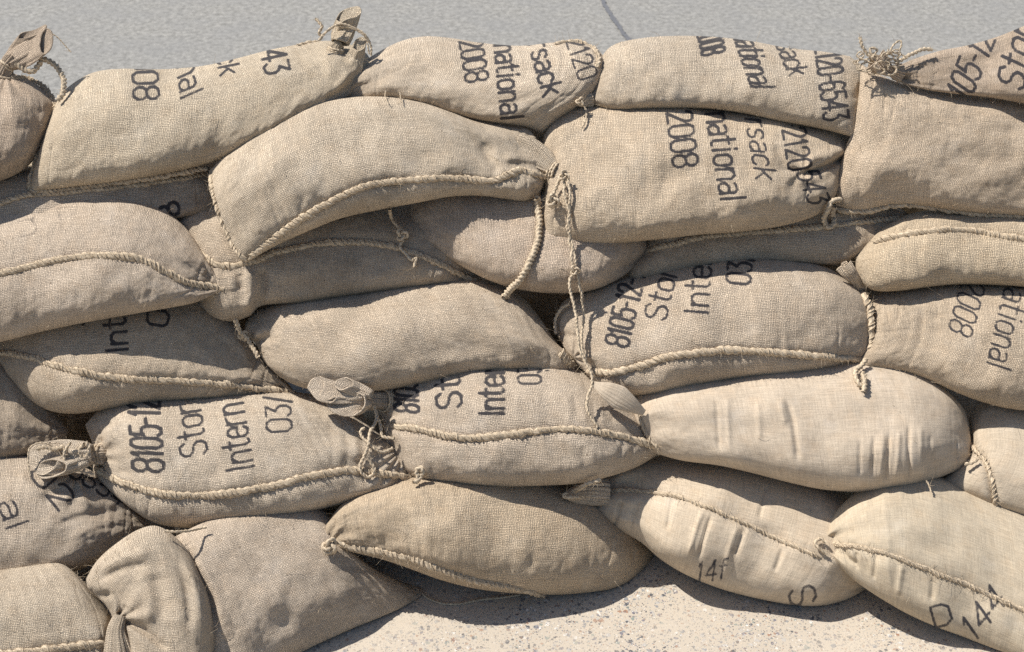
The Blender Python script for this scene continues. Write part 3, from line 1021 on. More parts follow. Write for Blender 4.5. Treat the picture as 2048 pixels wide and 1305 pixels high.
sandbag("H", "sandbag right of the middle lettered 2008, national and sack with a torn fold",
        lump=1.5,
        ext=11,
        top=[(1085, 262), (1100, 235), (1130, 215), (1190, 212), (1280, 214), (1370, 217), (1450, 226), (1530, 234), (1610, 244), (1704, 254)],
        bottom=[(1080, 496), (1140, 494), (1220, 488), (1310, 480), (1400, 470), (1480, 464), (1550, 455), (1610, 440), (1648, 424)],
        left=[(1084, 310), (1088, 380), (1082, 450)], right=[(1702, 300), (1686, 340), (1672, 390)], phi=30, off=0.04, k=.95, n_end=4,
        creases=[([(1545, 292), (1556, 320), (1570, 338), (1600, 344)], -8, 8), ([(1592, 350), (1640, 337), (1692, 314)], -24, 7), ([(1596, 326), (1640, 314), (1690, 298)], 12, 13),
                 ([(1612, 300), (1616, 322), (1606, 340)], 6, 7), ([(1600, 360), (1640, 350)], 5, 9)],
        pleats=[((1600, 340), 7, 3.0, 45, .3)],
        texts=[("/2008", (1331, 210), (1347, 336), 50, {'gam': .92}), ("rnational", (1408, 212), (1442, 402), 50, {'gam': .9, 'shear': .1}),
               ("rsack", (1490, 238), (1512, 357), 42, {'gam': .92, 'shear': .3}), ("-2120", (1562, 246), (1578, 342), 46), ("543", (1592, 345), (1618, 408), 42, {'shear': .3})], tint=(.99, .965, .94))
sandbag("I", "rounded sandbag at the left edge with a cord hem curving to a pointed right tip",
        yaw=-7,
        top=[(-260, 450), (-150, 428), (-50, 418), (40, 411), (120, 408), (200, 412), (270, 427), (330, 452), (372, 482), (406, 524), (442, 570)],
        bottom=[(-260, 720), (-150, 712), (-60, 698), (20, 680), (100, 660), (190, 642), (270, 628), (340, 616), (385, 607), (418, 594), (442, 580)],
        left=[(-290, 600)], right=[], phi=30, off=0.06, k=.95, n_end=7,
        seams=[[(-200, 590), (-60, 562), (30, 542), (110, 521), (190, 512), (260, 515), (300, 527), (340, 549), (390, 570), (432, 575)]],
        creases=[([(405, 545), (425, 560)], -6, 8)],
        texts=[("In", (30, 424), (42, 474), 46, {'ink': .62}), ("03", (112, 420), (118, 440), 44, {'ink': .5})])
sandbag("J", "creased sandbag under the big plain middle one with a corded tail at its right",
        top=[(330, 428), (370, 408), (420, 404), (500, 415), (620, 425), (740, 425), (860, 430), (950, 470)],
        bottom=[(398, 612), (430, 636), (465, 643), (500, 632), (525, 612), (600, 606), (680, 594), (760, 583), (840, 576), (900, 572), (952, 566)],
        left=[(350, 470), (385, 520), (395, 570)], right=[(962, 520)], phi=30, off=0.0, k=.85, n_end=7, n_v=2.3,
        seams=[[(345, 455), (385, 490), (425, 525), (460, 533), (510, 522), (560, 504), (640, 488), (730, 486), (800, 498), (870, 524), (950, 560)]],
        creases=[([(526, 535), (530, 570), (520, 612)], -13, 9), ([(500, 540), (510, 580), (495, 620)], 9, 13), ([(488, 545), (490, 580)], -7, 8), ([(468, 545), (470, 580)], 5, 10),
                 ([(395, 440), (420, 490), (440, 520)], -5, 14)],
        bumps=[((465, 590), 2, 45, 40)],
        texts=[("08", (655, 446), (692, 437), 16, {'w': 1.0})], tint=(.95, .94, .93))
sandbag("K", "plain sandbag wedged under the big middle one, behind the hanging string",
        top=[(815, 432), (840, 402), (900, 388), (980, 384), (1060, 384), (1150, 395), (1230, 420), (1285, 460)],
        bottom=[(812, 458), (835, 484), (880, 508), (930, 537), (980, 562), (1040, 580), (1110, 587), (1180, 582), (1235, 560), (1275, 530)],
        left=[(808, 445)], right=[(1298, 495)], phi=30, off=0.02, k=.95, n_end=6,
        creases=[([(1082, 395), (1080, 460), (1066, 520)], -6, 9)], tint=(.97, .95, .94))
sandbag("L", "slim sandbag with a stitched hem showing beneath the lettered sandbag with the fold",
        top=[(1262, 520), (1310, 470), (1400, 440), (1520, 425), (1640, 418), (1760, 420), (1826, 434)],
        bottom=[(1258, 556), (1285, 568), (1330, 558), (1400, 537), (1500, 524), (1600, 526), (1680, 528), (1740, 498), (1832, 448)],
        left=[(1252, 540)], right=[], phi=32, off=0.01, k=.85, n_end=7,
        seams=[[(1290, 503), (1350, 487), (1420, 473), (1520, 464), (1610, 457), (1700, 447), (1770, 440), (1828, 437)]], tint=(.95, .93, .9))
sandbag("M", "corded sandbag with a blunt round left end at the right edge under the upright one",
        ext=6,
        top=[(1735, 482), (1770, 455), (1820, 434), (1880, 425), (1960, 424), (2060, 430), (2250, 450)],
        bottom=[(1722, 566), (1750, 582), (1800, 582), (1860, 574), (1920, 569), (2000, 571), (2080, 578), (2250, 600)],
        left=[(1714, 510), (1712, 540)], right=[(2280, 520)], phi=30, off=0.035, k=1.05, n_end=4,
        seams=[[(1748, 486), (1790, 474), (1840, 466), (1900, 460), (1960, 464), (2050, 480), (2200, 500)]], tint=(1.0, .97, .93))
sandbag("N", "shaded sandbag lettered Int below the rounded one at the left edge, hem tapering right",
        top=[(-190, 640), (-90, 640), (0, 650), (90, 630), (180, 612), (270, 600), (340, 598), (400, 606), (450, 648), (500, 700), (548, 750), (588, 782)],
        bottom=[(-190, 800), (-90, 760), (-10, 728), (20, 760), (60, 800), (100, 822), (150, 828), (220, 818), (300, 806), (400, 800), (500, 795), (590, 788)],
        left=[(-210, 720)], right=[], phi=30, off=0.01, k=.9, n_end=8,
        seams=[[(-60, 690), (0, 705), (60, 715), (120, 734), (200, 752), (280, 760), (360, 762), (440, 768), (520, 778), (588, 785)]],
        creases=[([(20, 740), (40, 775), (90, 815)], -5, 14), ([(10, 770), (45, 800), (80, 818)], 5, 10)],
        pleats=[((590, 785), 15, 2.2, 110, .4)],
        texts=[("Inter", (256, 702), (246, 578), 44, {'w': .75}), ("03", (334, 654), (345, 585), 42, {'w': .75}), ("S", (172, 650), (172, 615), 40)], tint=(.97, .96, .95))
sandbag("O", "plain sandbag in the middle course with a tied nib at its left end",
        lump=1.6,
        ext=12,
        top=[(490, 648), (510, 628), (560, 612), (640, 598), (720, 588), (800, 578), (880, 568), (950, 566), (1010, 578), (1055, 605)],
        bottom=[(560, 755), (600, 774), (660, 786), (720, 788), (790, 778), (870, 764), (940, 750), (1000, 744), (1060, 746), (1140, 758)],
        left=[(492, 668), (512, 690), (530, 725)], right=[(1086, 645), (1112, 685), (1146, 720)], phi=30, off=0.03, k=.95, n_end=5.5,
        creases=[([(502, 692), (525, 684), (552, 672)], -7, 8), ([(500, 680), (520, 668), (545, 655)], 5, 9)],
        pleats=[((498, 690), 8, 3, 60, .2)])
sandbag("P", "sandbag lettered 8105-12 with a bright curved hem and a knotted right corner",
        ext=12,
        top=[(1112, 640), (1125, 612), (1165, 590), (1220, 572), (1280, 556), (1350, 538), (1430, 524), (1500, 519), (1580, 522), (1650, 538), (1705, 572)],
        bottom=[(1165, 735), (1190, 765), (1225, 785), (1270, 792), (1340, 786), (1410, 772), (1490, 758), (1560, 752), (1640, 740), (1730, 722)],
        left=[(1113, 665), (1125, 690), (1142, 715)], right=[(1738, 600), (1746, 650), (1742, 700)], phi=31, off=0.04, k=.95, n_end=5, n_v=2.3,
        seams=[[(1172, 740), (1220, 745), (1270, 735), (1330, 716), (1400, 705), (1480, 702), (1560, 706), (1640, 714), (1725, 720)]],
        pleats=[((1150, 715), 8, 2.6, 60, .5)],
        creases=[([(1125, 668), (1150, 672), (1175, 668)], -6, 7)],
        texts=[("8105-12-1", (1256, 696), (1290, 552), 47, {'gam': .95, 'w': .7}), ("Stor", (1331, 642), (1356, 540), 44, {'gam': .95}),
               ("Inter", (1416, 630), (1424, 512), 48, {'gam': .92}), ("03/", (1500, 570), (1506, 512), 48, {'gam': .9})])
sandbag("Q", "broad sandbag lettered 2008 and national at the right edge of the middle course",
        ext=2,
        top=[(1740, 592), (1790, 584), (1850, 576), (1920, 569), (2000, 570), (2080, 576), (2260, 600)],
        bottom=[(1700, 742), (1760, 742), (1810, 746), (1860, 762), (1910, 784), (1960, 803), (2020, 818), (2100, 826), (2260, 840)],
        left=[(1745, 640), (1735, 690)], right=[(2290, 720)], phi=34, off=0.05, k=.85, n_end=6, n_v=2.4,
        texts=[("/2008", (1932, 535), (1897, 657), 48, {'shear': .15, 'w': .5}), ("national", (2015, 548), (1974, 728), 50, {'shear': .1, 'w': .5})], tint=(1.02, .99, .95))
sandbag("R", "dim plain sandbag at the left edge below the shaded lettered one",
        top=[(-240, 740), (-120, 715), (-20, 716), (30, 765), (75, 812), (118, 838)],
        bottom=[(-240, 960), (-120, 945), (-20, 932), (50, 915), (100, 898), (128, 886)],
        left=[(-260, 850)], right=[(136, 862)], phi=32, off=0.0, k=.9, n_end=5, tint=(.97, .96, .94))
sandbag("S", "sandbag lettered 8105, Stor and Intern whose left end is tied in a ragged bundle",
        ext=6,
        top=[(170, 850), (200, 822), (240, 806), (300, 799), (370, 796), (450, 790), (530, 786), (600, 790), (660, 800), (720, 822)],
        bottom=[(186, 948), (220, 982), (260, 1016), (310, 1046), (370, 1056), (440, 1052), (520, 1043), (600, 1028), (680, 1010), (760, 990), (836, 962)],
        left=[(185, 890), (186, 920)], right=[(752, 862), (800, 900), (845, 938)], phi=31, off=0.05, k=.95, n_end=5.5, n_v=2.25,
        seams=[[(190, 938), (230, 958), (280, 978), (340, 990), (410, 991), (490, 983), (570, 966), (640, 947), (710, 942), (780, 950), (836, 958)]],
        creases=[([(205, 880), (225, 862), (250, 850)], 6, 9), ([(200, 905), (225, 935), (262, 948)], -9, 8), ([(200, 870), (215, 858), (232, 846)], -6, 7)] + [([(x0, 840), (x0 + 6, 890), (x0 + 4, 935)], a_, 5) for x0, a_ in ((652, -1.8), (668, 1.6), (682, -2.6), (698, 2), (712, -2.8), (728, 2.2), (742, -2.2))],
        pleats=[((192, 912), 9, 4, 70, .3), ((800, 900), 16, 2.2, 150, .3)],
        texts=[("8105-12", (328, 944), (318, 800), 62, {'gam': .9, 'w': .6, 'shear': .1}), ("Stor", (416, 906), (398, 806), 54, {'gam': .95, 'w': .55}),
               ("Intern", (508, 936), (486, 806), 56, {'gam': .93, 'w': .55}), ("03/", (584, 862), (580, 792), 50, {'gam': .9, 'w': .55})])
sandbag("T", "sandbag lettered 8105 and Inte with a frilled tied end and straight bright hem",
        top=[(745, 800), (775, 776), (840, 766), (900, 756), (970, 745), (1040, 741), (1110, 746), (1170, 766), (1230, 790), (1280, 822)],
        bottom=[(800, 940), (850, 962), (920, 970), (1000, 974), (1080, 972), (1150, 968), (1210, 956), (1270, 936), (1320, 908)],
        left=[(765, 840), (770, 880), (782, 915)], right=[(1320, 855), (1338, 888)], phi=30, off=0.05, k=.95, n_end=5, n_v=2.25,
        seams=[[(775, 852), (830, 858), (890, 872), (950, 876), (1020, 870), (1090, 860), (1160, 860), (1220, 868), (1280, 884), (1335, 898)]],
        creases=[([(762, 800), (790, 808), (820, 806)], -7, 7), ([(1130, 790), (1135, 830), (1130, 850)], 2.5, 5), ([(1145, 790), (1150, 840)], -2.5, 5), ([(1162, 795), (1166, 845)], 2.5, 5), ([(1180, 800), (1183, 850)], -3.5, 5), ([(1196, 800), (1200, 850)], 3, 5), ([(1160, 890), (1165, 940)], -2.5, 6), ([(1178, 890), (1184, 935)], 2, 6), ([(1240, 885), (1232, 915)], -3, 5), ([(1262, 892), (1254, 918)], -3, 5), ([(1222, 800), (1218, 850)], -3, 4)],
        pleats=[((768, 845), 8, 3, 60, .8)],
        texts=[("8105", (838, 826), (834, 760), 48, {'shear': .15, 'w': .7}), ("St", (924, 813), (920, 757), 50, {'w': .7}), ("Inter", (1008, 830), (1008, 732), 50, {'w': .7}), ("03", (1082, 768), (1082, 728), 46)])
sandbag("U", "pale smooth wrinkled canvas sandbag, long and plump, right of the frilled one",
        yaw=5,
        top=[(1258, 800), (1296, 780), (1360, 772), (1440, 766), (1530, 752), (1620, 742), (1710, 736), (1790, 742), (1850, 758), (1895, 785)],
        bottom=[(1312, 908), (1366, 922), (1440, 932), (1510, 948), (1580, 966), (1650, 980), (1730, 984), (1810, 976), (1880, 955), (1945, 928)],
        left=[(1268, 840), (1288, 880)], right=[(1928, 820), (1940, 870)], phi=30, off=0.055, k=1.0, n_end=6.5, canvas=True,
        creases=[([(1575, 800), (1588, 850), (1597, 920)], -6.1, 4.8), ([(1562, 800), (1572, 850)], 4.1, 4.8), ([(1742, 870), (1740, 920), (1738, 955)], -5.4, 3.4), ([(1758, 865), (1755, 960)], 4.1, 4.1),
                 ([(1772, 862), (1768, 920), (1766, 965)], -6.8, 3.4), ([(1790, 860), (1785, 960)], 4.1, 4.1), ([(1808, 850), (1808, 900), (1815, 960)], -6.8, 3.4), ([(1830, 850), (1835, 955)], 3.4, 4.8),
                 ([(1905, 880), (1908, 910), (1912, 930)], -5.4, 3.4), ([(1850, 870), (1852, 940)], -3.4, 3.4), ([(1715, 880), (1715, 950)], -3.4, 3.4), ([(1460, 800), (1464, 900)], 2.7, 4.1), ([(1440, 800), (1443, 900)], -2.7, 4.1), ([(1520, 800), (1523, 880)], 2.7, 4.8)],
        pleats=[((1950, 922), 8, 3, 50, .3)], wr=.6)
sandbag("V", "pale canvas sandbag at the right edge with a cord hem running down its face",
        top=[(1938, 838), (1970, 828), (2020, 826), (2080, 832), (2260, 850)],
        bottom=[(1862, 972), (1910, 990), (1960, 1010), (2010, 1028), (2070, 1044), (2260, 1090)],
        left=[(1944, 880), (1935, 918), (1895, 948)], right=[(2290, 960)], phi=34, off=0.03, k=.8, n_end=6, canvas=True, wr=.6,
        creases=[([(1962, 900), (1980, 940), (1994, 1015)], -7, 9)])
sandbag("W", "sandbag with crumpled black lettering at the left edge under the ragged bundle",
        ext=30,
        top=[(-220, 950), (-120, 934), (-20, 930), (40, 938), (110, 950), (180, 966), (235, 1002), (296, 1046)],
        bottom=[(-220, 1200), (-120, 1190), (-20, 1178), (60, 1166), (130, 1152), (190, 1126), (250, 1092), (300, 1062)],
        left=[(-240, 1080)], right=[], phi=31, off=0.06, k=.95, n_end=6,
        creases=[([(60, 972), (110, 985), (170, 980), (220, 1000)], -6, 8), ([(90, 1010), (140, 998), (190, 1010)], 5, 9), ([(110, 1050), (170, 1032), (240, 1020)], -6, 8), ([(130, 1075), (190, 1052), (250, 1040)], 4, 8),
                 ([(40, 950), (60, 975), (90, 990)], 6, 9)],
        pleats=[((150, 950), 9, 3.5, 90, .3)],
        texts=[("02", (58, 950), (118, 1022), 44, {'w': .7}), ("al", (-4, 1010), (14, 1062), 46), ("0654", (135, 950), (240, 1012), 30, {'w': .9})])
sandbag("X", "slumped folded sandbag end at the bottom left, creased to a pinched point",
        ground=True,
        ext=12,
        top=[(172, 1158), (195, 1128), (232, 1098), (275, 1072), (312, 1064), (345, 1080), (378, 1112), (404, 1156)],
        bottom=[(232, 1400), (250, 1395), (300, 1410), (350, 1415), (385, 1400), (410, 1370)],
        left=[(178, 1180), (212, 1212), (228, 1250), (228, 1320)], right=[(424, 1215), (432, 1290)], phi=48, off=0.10, k=.85, n_end=3.2, n_v=2.4, cap=95,
        creases=[([(240, 1238), (290, 1262), (335, 1300)], -16.0, 8), ([(240, 1245), (250, 1280), (258, 1330)], -25.6, 8), ([(236, 1230), (250, 1222), (256, 1212)], -11.2, 6), ([(305, 1150), (318, 1190), (322, 1250)], -8, 15), ([(285, 1140), (300, 1190), (300, 1240)], 7, 16),
                 ([(330, 1160), (342, 1200)], 4, 14), ([(175, 1182), (200, 1192), (230, 1190)], -9.6, 8), ([(205, 1140), (250, 1118), (300, 1105)], 6, 10), ([(200, 1160), (250, 1140), (300, 1130)], -7, 8), ([(350, 1120), (372, 1180), (378, 1260)], -8, 9), ([(362, 1110), (392, 1180), (398, 1260)], 6, 10), ([(260, 1240), (310, 1235), (360, 1250)], 6, 12)],
        pleats=[((236, 1240), 8, 4.5, 70, .8)])
sandbag("Y", "broad plain sandbag on the pavement at the bottom left, next to the slumped end",
        yaw=20,
        ground=True,
        ext=30,
        top=[(320, 1090), (410, 1064), (500, 1048), (560, 1036), (615, 1030), (650, 1040), (675, 1075)],
        bottom=[(420, 1400), (500, 1368), (580, 1325), (650, 1290), (720, 1258), (790, 1230), (842, 1205)],
        left=[(350, 1160), (380, 1240), (400, 1320)], right=[(715, 1120), (790, 1160), (846, 1192)], phi=34, off=0.03, k=0.7, n_end=5, n_v=2.4, cap=140,
        creases=[([(352, 1085), (395, 1140), (425, 1200), (440, 1262)], -9, 8), ([(395, 1110), (432, 1170), (452, 1250)], 5, 12)])
sandbag("Z", "corded plain sandbag in the bottom left corner of the wall",
        ground=True,
        top=[(-220, 1190), (-120, 1184), (-20, 1176), (60, 1164), (120, 1152), (165, 1160)],
        bottom=[(-220, 1420), (-120, 1420), (-20, 1415), (80, 1410), (170, 1400), (238, 1380)],
        left=[(-240, 1300)], right=[(196, 1198), (224, 1240), (238, 1310)], phi=33, off=0.08, k=.85, n_end=4.5,
        seams=[[(-180, 1330), (-60, 1318), (40, 1306), (120, 1298), (180, 1290), (226, 1292)]])
sandbag("AA", "plain sandbag on the pavement in the middle of the bottom course with a slanting hem",
        tint=(1.05, 1.0, .96),
        n_v=2.2,
        yaw=17,
        ground=True,
        top=[(652, 1050), (690, 1022), (760, 998), (830, 978), (910, 972), (1000, 972), (1080, 974), (1150, 990), (1210, 1025), (1260, 1062)],
        bottom=[(655, 1092), (700, 1104), (760, 1118), (820, 1138), (880, 1160), (950, 1178), (1030, 1188), (1110, 1192), (1180, 1190), (1240, 1182), (1285, 1158)],
        left=[(648, 1072)], right=[(1296, 1085), (1306, 1115)], phi=30, off=0.06, k=1.2, n_end=4.2,
        seams=[[(655, 1086), (710, 1096), (770, 1106), (830, 1120), (890, 1142), (950, 1160), (1020, 1174), (1090, 1190)]],
        pleats=[((658, 1085), 8, 2.5, 60, .5)])
sandbag("BB", "pale canvas sandbag with a stitched seam and cord nib, right half of the bottom course",
        n_v=2.2,
        yaw=6,
        ground=True,
        top=[(1160, 985), (1210, 958), (1270, 942), (1340, 934), (1420, 938), (1500, 948), (1580, 964), (1660, 986), (1730, 1020), (1770, 1070)],
        bottom=[(1165, 1005), (1190, 1035), (1230, 1058), (1280, 1084), (1325, 1122), (1380, 1154), (1450, 1182), (1530, 1204), (1610, 1218), (1670, 1214), (1715, 1195)],
        left=[], right=[(1780, 1120), (1755, 1165)], phi=31, off=0.035, k=1.2, n_end=5, canvas=True, wr=.6,
        seams=[[(1165, 990), (1220, 982), (1290, 983), (1360, 996), (1430, 1022), (1500, 1052), (1570, 1085), (1640, 1115)]],
        creases=[([(1250, 1000), (1236, 1040), (1225, 1055)], -6.8, 4.1), ([(1285, 1000), (1262, 1060)], -5.4, 4.1), ([(1410, 1020), (1395, 1060), (1380, 1110)], 5.4, 4.1), ([(1425, 1030), (1412, 1070), (1398, 1115)], -6.8, 3.4),
                 ([(1475, 1050), (1458, 1100), (1450, 1150)], 4.1, 4.1), ([(1488, 1055), (1470, 1110)], -5.4, 3.4), ([(1530, 975), (1522, 1010), (1515, 1040)], -4.8, 4.1), ([(1560, 1095), (1545, 1140)], -4.1, 4.1), ([(1690, 1180), (1720, 1175), (1745, 1165)], -5.4, 4.8), ([(1350, 1000), (1340, 1060)], -4.1, 4.1), ([(1440, 945), (1435, 985)], -3.4, 4.1)],
        pleats=[((1165, 995), 9, 3, 60, .2)],
        texts=[("14F".replace("F", "f"), (1392, 1166), (1450, 1158), 40, {'shear': .3, 'w': .6, 'ink': .8}), ("S", (1634, 1200), (1626, 1170), 52, {'w': .6, 'ink': .75})])
sandbag("CC", "pale canvas sandbag with a stitched seam sloping into the bottom right corner",
        yaw=8,
        ground=True,
        top=[(1640, 1076), (1672, 1042), (1715, 1008), (1765, 982), (1815, 974), (1870, 984), (1940, 1006), (2020, 1032), (2110, 1064), (2260, 1120)],
        bottom=[(1642, 1094), (1668, 1122), (1705, 1158), (1750, 1190), (1810, 1226), (1870, 1254), (1930, 1278), (2000, 1312), (2090, 1355), (2260, 1420)],
        left=[], right=[(2290, 1270)], phi=32, off=0.1, k=.95, n_end=7, canvas=True, wr=.6,
        seams=[[(1645, 1086), (1700, 1092), (1760, 1104), (1820, 1126), (1880, 1150), (1940, 1172), (2010, 1205), (2120, 1250)]],
        creases=[([(1690, 1095), (1700, 1115), (1720, 1130)], -6.8, 4.8), ([(1720, 1105), (1718, 1140)], -4.1, 4.1), ([(1760, 1110), (1752, 1160)], -4.1, 4.1), ([(1810, 1130), (1800, 1190)], 4.1, 5.4), ([(1870, 1155), (1866, 1200)], -4.1, 4.8)],
        pleats=[((1646, 1086), 8, 3, 60, .2)],
        texts=[("D", (1872, 1256), (1906, 1246), 42, {'w': .7, 'ink': .8}), ("144", (1950, 1284), (2012, 1206), 48, {'w': .6, 'shear': .3, 'ink': .85})])

# second row of sacks added behind to keep the gaps dark
def added_back_sack(key, label, cx, cy, w=300, h=105, off=-0.26):
    sandbag(key, label, top=[(cx - w, cy - 10), (cx - w * .75, cy - h * .8), (cx, cy - h), (cx + w * .75, cy - h * .85), (cx + w, cy - 5)],
            bottom=[(cx - w, cy + 25), (cx - w * .7, cy + h * .85), (cx, cy + h), (cx + w * .7, cy + h * .8), (cx + w, cy + 30)], off=off, ext=0, phi=28, k=.95,
            tint=(.85, .84, .82))  # darker cloth colour adds to the shade in the gaps


added_back_sack("b1", "added sandbag darkening the gap left of the tied nib of the plain middle-course one", 420, 560, 420)
added_back_sack("b2", "added sandbag darkening the gap behind the bow-shaped loop and the hanging string", 1130, 630, 320, 120)
added_back_sack("b3", "added sandbag darkening the narrow gap beneath the blunt round-ended corded one", 1730, 560, 300)
added_back_sack("b4", "added sandbag darkening the gap above the ragged bundle, behind the dim plain one", 130, 800, 330)
added_back_sack("b5", "added sandbag darkening the gap right of the long plump canvas one", 1930, 850, 300)
added_back_sack("b6", "added sandbag darkening the gap between the middle puckered one and the torn-fold lettered one", 1080, 310, 330, 120, -0.20)
added_back_sack("b7", "added sandbag darkening the seam beneath the long aslant top one", 380, 330, 380, 100, -0.24)
added_back_sack("b8", "added sandbag darkening the gap under the crumpled lettered one and the frilled one", 700, 930, 420, 110, -0.26)
added_back_sack("b9", "added sandbag darkening the gap below the long plump canvas one, behind the bottom course", 1560, 900, 420, 110, -0.26)
added_back_sack("b10", "added sandbag darkening the seam under the topmost 6543 one and the upright one", 1680, 340, 340, 100, -0.24)

for kk, bb in BAGS.items():
    print("BAG", kk, "minz %.3f" % bb.minz, "off", round(float(bb.off), 3), "c0", np.round(bb.c0, 2), len(bb.front))

# ------------------------------------------------------------------ hems, strings, gathered ends
def hang(b, pts, r=0.0022, lift=0.004, seed=1, fray=1.0, wob=0.0007, d_start=None, d_end=None):
    """string hanging freely between the surfaces at its two ends"""
    P = np.array([(q[0], q[1]) for q in pts], float)
    n = max(12, int(np.linalg.norm(np.diff(P, axis=0), axis=1).sum() / 3.0))
    C = catmull(P, n)
    a = d_start if d_start is not None else (front_depth(C[0]) or b.dep.mean())
    e = d_end if d_end is not None else (front_depth(C[-1]) or b.dep.mean())
    line = np.linspace(a, e, n)
    fd = np.array([(front_depth(q) or 1e9) for q in C])
    w = 7
    ft = np.array([fd[max(0, i - w):i + w + 1].min() for i in range(n)])
    dep = np.minimum(line, ft)
    dep = np.convolve(np.pad(dep, 8, mode='edge'), np.ones(17) / 17, mode='valid')
    dep = np.minimum(dep, fd) - lift
    W = CAM + rays(C) * dep[:, None]
    W = wobble(W, wob, seed, 4)
    s = np.concatenate([[0], np.cumsum(np.linalg.norm(np.diff(W, axis=0), axis=1))])
    m = max(12, int(s[-1] / 0.0018))
    W = np.stack([np.interp(np.linspace(0, s[-1], m), s, W[:, c]) for c in range(3)], 1)
    return (W, r, fray, seed)


def dep_at(b, p):
    return float((surf(b, p) - CAM) @ FWD)


B = BAGS
# -- A
a = B["A"]
dA = dep_at(a, (8, 156)) + 0.01
_, W, R = cloth_neck(a, [(4, 172, -.01), (8, 150, 0), (14, 132, .006), (26, 116, .01)], [36, 18, 13, 14], 5, .05, .12, .85, 1.2, .3, dep=dA, seed=3)
frill(a, (16, 128, .006), [(80, 90, .03), (84, 70, .018), (94, 58, .01), (104, 64, .012), (106, 82, .02), (101, 99, .034), (90, 108, .04), (82, 102, .038)], 14, .34, dep=dA, seed=6, pleat=.07)
frill(a, (12, 122, .0), [(36, 78, .01), (44, 66, .004), (70, 60, .0), (92, 50, .002), (88, 62, .01), (60, 74, .014)], 9, .10, dep=dA, seed=16, pleat=.05)
runs = [wrap_runs(W, R, .33, 2.5, .0025, .006, 1), wrap_runs(W, R, .72, 1.6, .0024, .004, 2)]
runs.append(hang(a, [(104, 66), (112, 72), (120, 80), (132, 95), (142, 106)], .0011, .0, 4, .5, d_start=dA, d_end=dA))
string_part(a, runs)
for q, rr_ in (([(30, 128), (46, 140), (66, 143), (78, 128), (84, 118), (100, 124), (118, 140), (129, 162), (127, 184), (116, 202)], .0052),):
    C_ = hang(a, q, rr_, .0, 6, 2.0, .0012, dA - .02, dA - .01)
    string_part(a, [C_], "cord_tail", M_ROPE)
seam_cord(a, [(22, 158), (48, 156), (76, 166), (98, 186), (108, 212)], .006, seed=2)
# -- B
b = B["B"]
dB = dep_at(b, (685, 100))
_, W, R = cloth_neck(b, [(670, 128, -.01), (672, 106, .01), (676, 92, .016), (680, 84, .018)], [38, 20, 13, 8], 5, .10, .10, .8, 0.3, .3, dep=dB, seed=8)
frill(b, (680, 86, .018), [(672, 40, .02), (682, 24, .008), (700, 16, .0), (718, 14, .0), (722, 24, .01), (712, 34, .024), (696, 38, .034), (682, 44, .034)], 17, .18, dep=dB, seed=7, pleat=.09)
frill(b, (690, 172, .024), [(706, 96, .035), (712, 80, .028), (724, 74, .022), (732, 82, .026), (728, 96, .036), (716, 102, .042)], 20, .12, dep=dB, seed=9, pleat=.10)
runs = [wrap_runs(W, R, .62, 2.2, .0024, .005, 3)]
runs.append(hang(b, [(638, 82), (655, 62), (678, 48), (705, 54), (728, 68), (741, 92), (743, 112)], .0022, .0, 5, .6, .0008, dB - .05, dB - .03))
runs.append(hang(b, [(640, 80), (660, 57), (684, 51), (708, 58), (733, 78), (738, 108)], .0016, .0, 7, .4, .0012, dB - .05, dB - .03))
runs.append(hang(b, [(633, 36), (640, 44), (646, 54), (640, 66), (646, 76)], .003, .0, 8, 2, .0012, dB - .02, dB - .02))
string_part(b, runs)
seam_cord(b, [(56, 384), (130, 378), (220, 367), (320, 354), (415, 338)], .006, seed=4)
seam_cord(b, [(112, 205), (92, 255), (72, 320), (58, 382)], .0055, seed=5)
seam_cord(b, [(596, 92), (618, 86), (640, 82)], .004, seed=6)
seam_cord(B["B2"], [(-20, 412), (20, 400), (60, 391), (140, 384), (240, 374), (330, 362), (412, 350)], .006, seed=7)
# -- C, D
c = B["C"]
seam_cord(c, [(1110, 90), (1135, 85), (1160, 86), (1184, 95), (1196, 112), (1194, 135)], .0072, seed=8)
string_part(c, [twine(c, [(770, 178), (772, 196), (778, 208)], .0008, seed=3), twine(c, [(800, 182), (803, 206)], .0008, seed=5)], "loose_thread")
d = B["D"]
dD = dep_at(d, (1175, 200))
cloth_neck(d, [(1182, 199, .0), (1160, 204, .008), (1135, 205, .012), (1106, 203, .012)], [15, 7, 5.5, 6], 3, .1, .3, .9, 0, 1.5, dep=dD, seed=9, name="tied_nib")
string_part(d, [twine(d, [(1166, 196), (1160, 204), (1168, 212), (1174, 226), (1170, 244), (1163, 256)], .0018, seed=6), knot_run(d, (1160, 204), 8, .012, .0022, 3)])
# -- E : frayed bundle of string at the puckered end
e = B["E"]
dE = dep_at(e, (1790, 148))
cloth_neck(e, [(1800, 147, .0), (1782, 143, .012), (1766, 134, .015), (1752, 122, .015)], [17, 9, 17, 24], 4, .1, .45, .8, 0, .6, dep=dE, seed=12)
rg = np.random.default_rng(11)
runs = []
for i in range(17):
    cxy = np.array([1772 + rg.normal(0, 20), 124 + rg.normal(0, 13)])
    an = rg.random() * 6.3
    q = []
    for j in range(6):
        an += rg.normal(0.9, 0.7)
        cxy = cxy + np.array([math.cos(an) * 14, math.sin(an) * 9])
        cxy[1] = min(cxy[1], 150)
        q.append(tuple(cxy))
    z0 = dE - .01 - .03 * rg.random()
    runs.append(hang(e, q, .0012 + .0014 * rg.random(), 0, 20 + i, .8, .0008, z0, z0 + .01))
runs.append(hang(e, [(1758, 128), (1738, 112), (1728, 98), (1722, 82), (1719, 72)], .0030, 0, 50, 3, .001, dE - .02, dE - .02))
runs.append(hang(e, [(1778, 110), (1786, 92), (1800, 82), (1802, 92), (1796, 108)], .0018, 0, 51, .5, .0005, dE - .02, dE - .02))
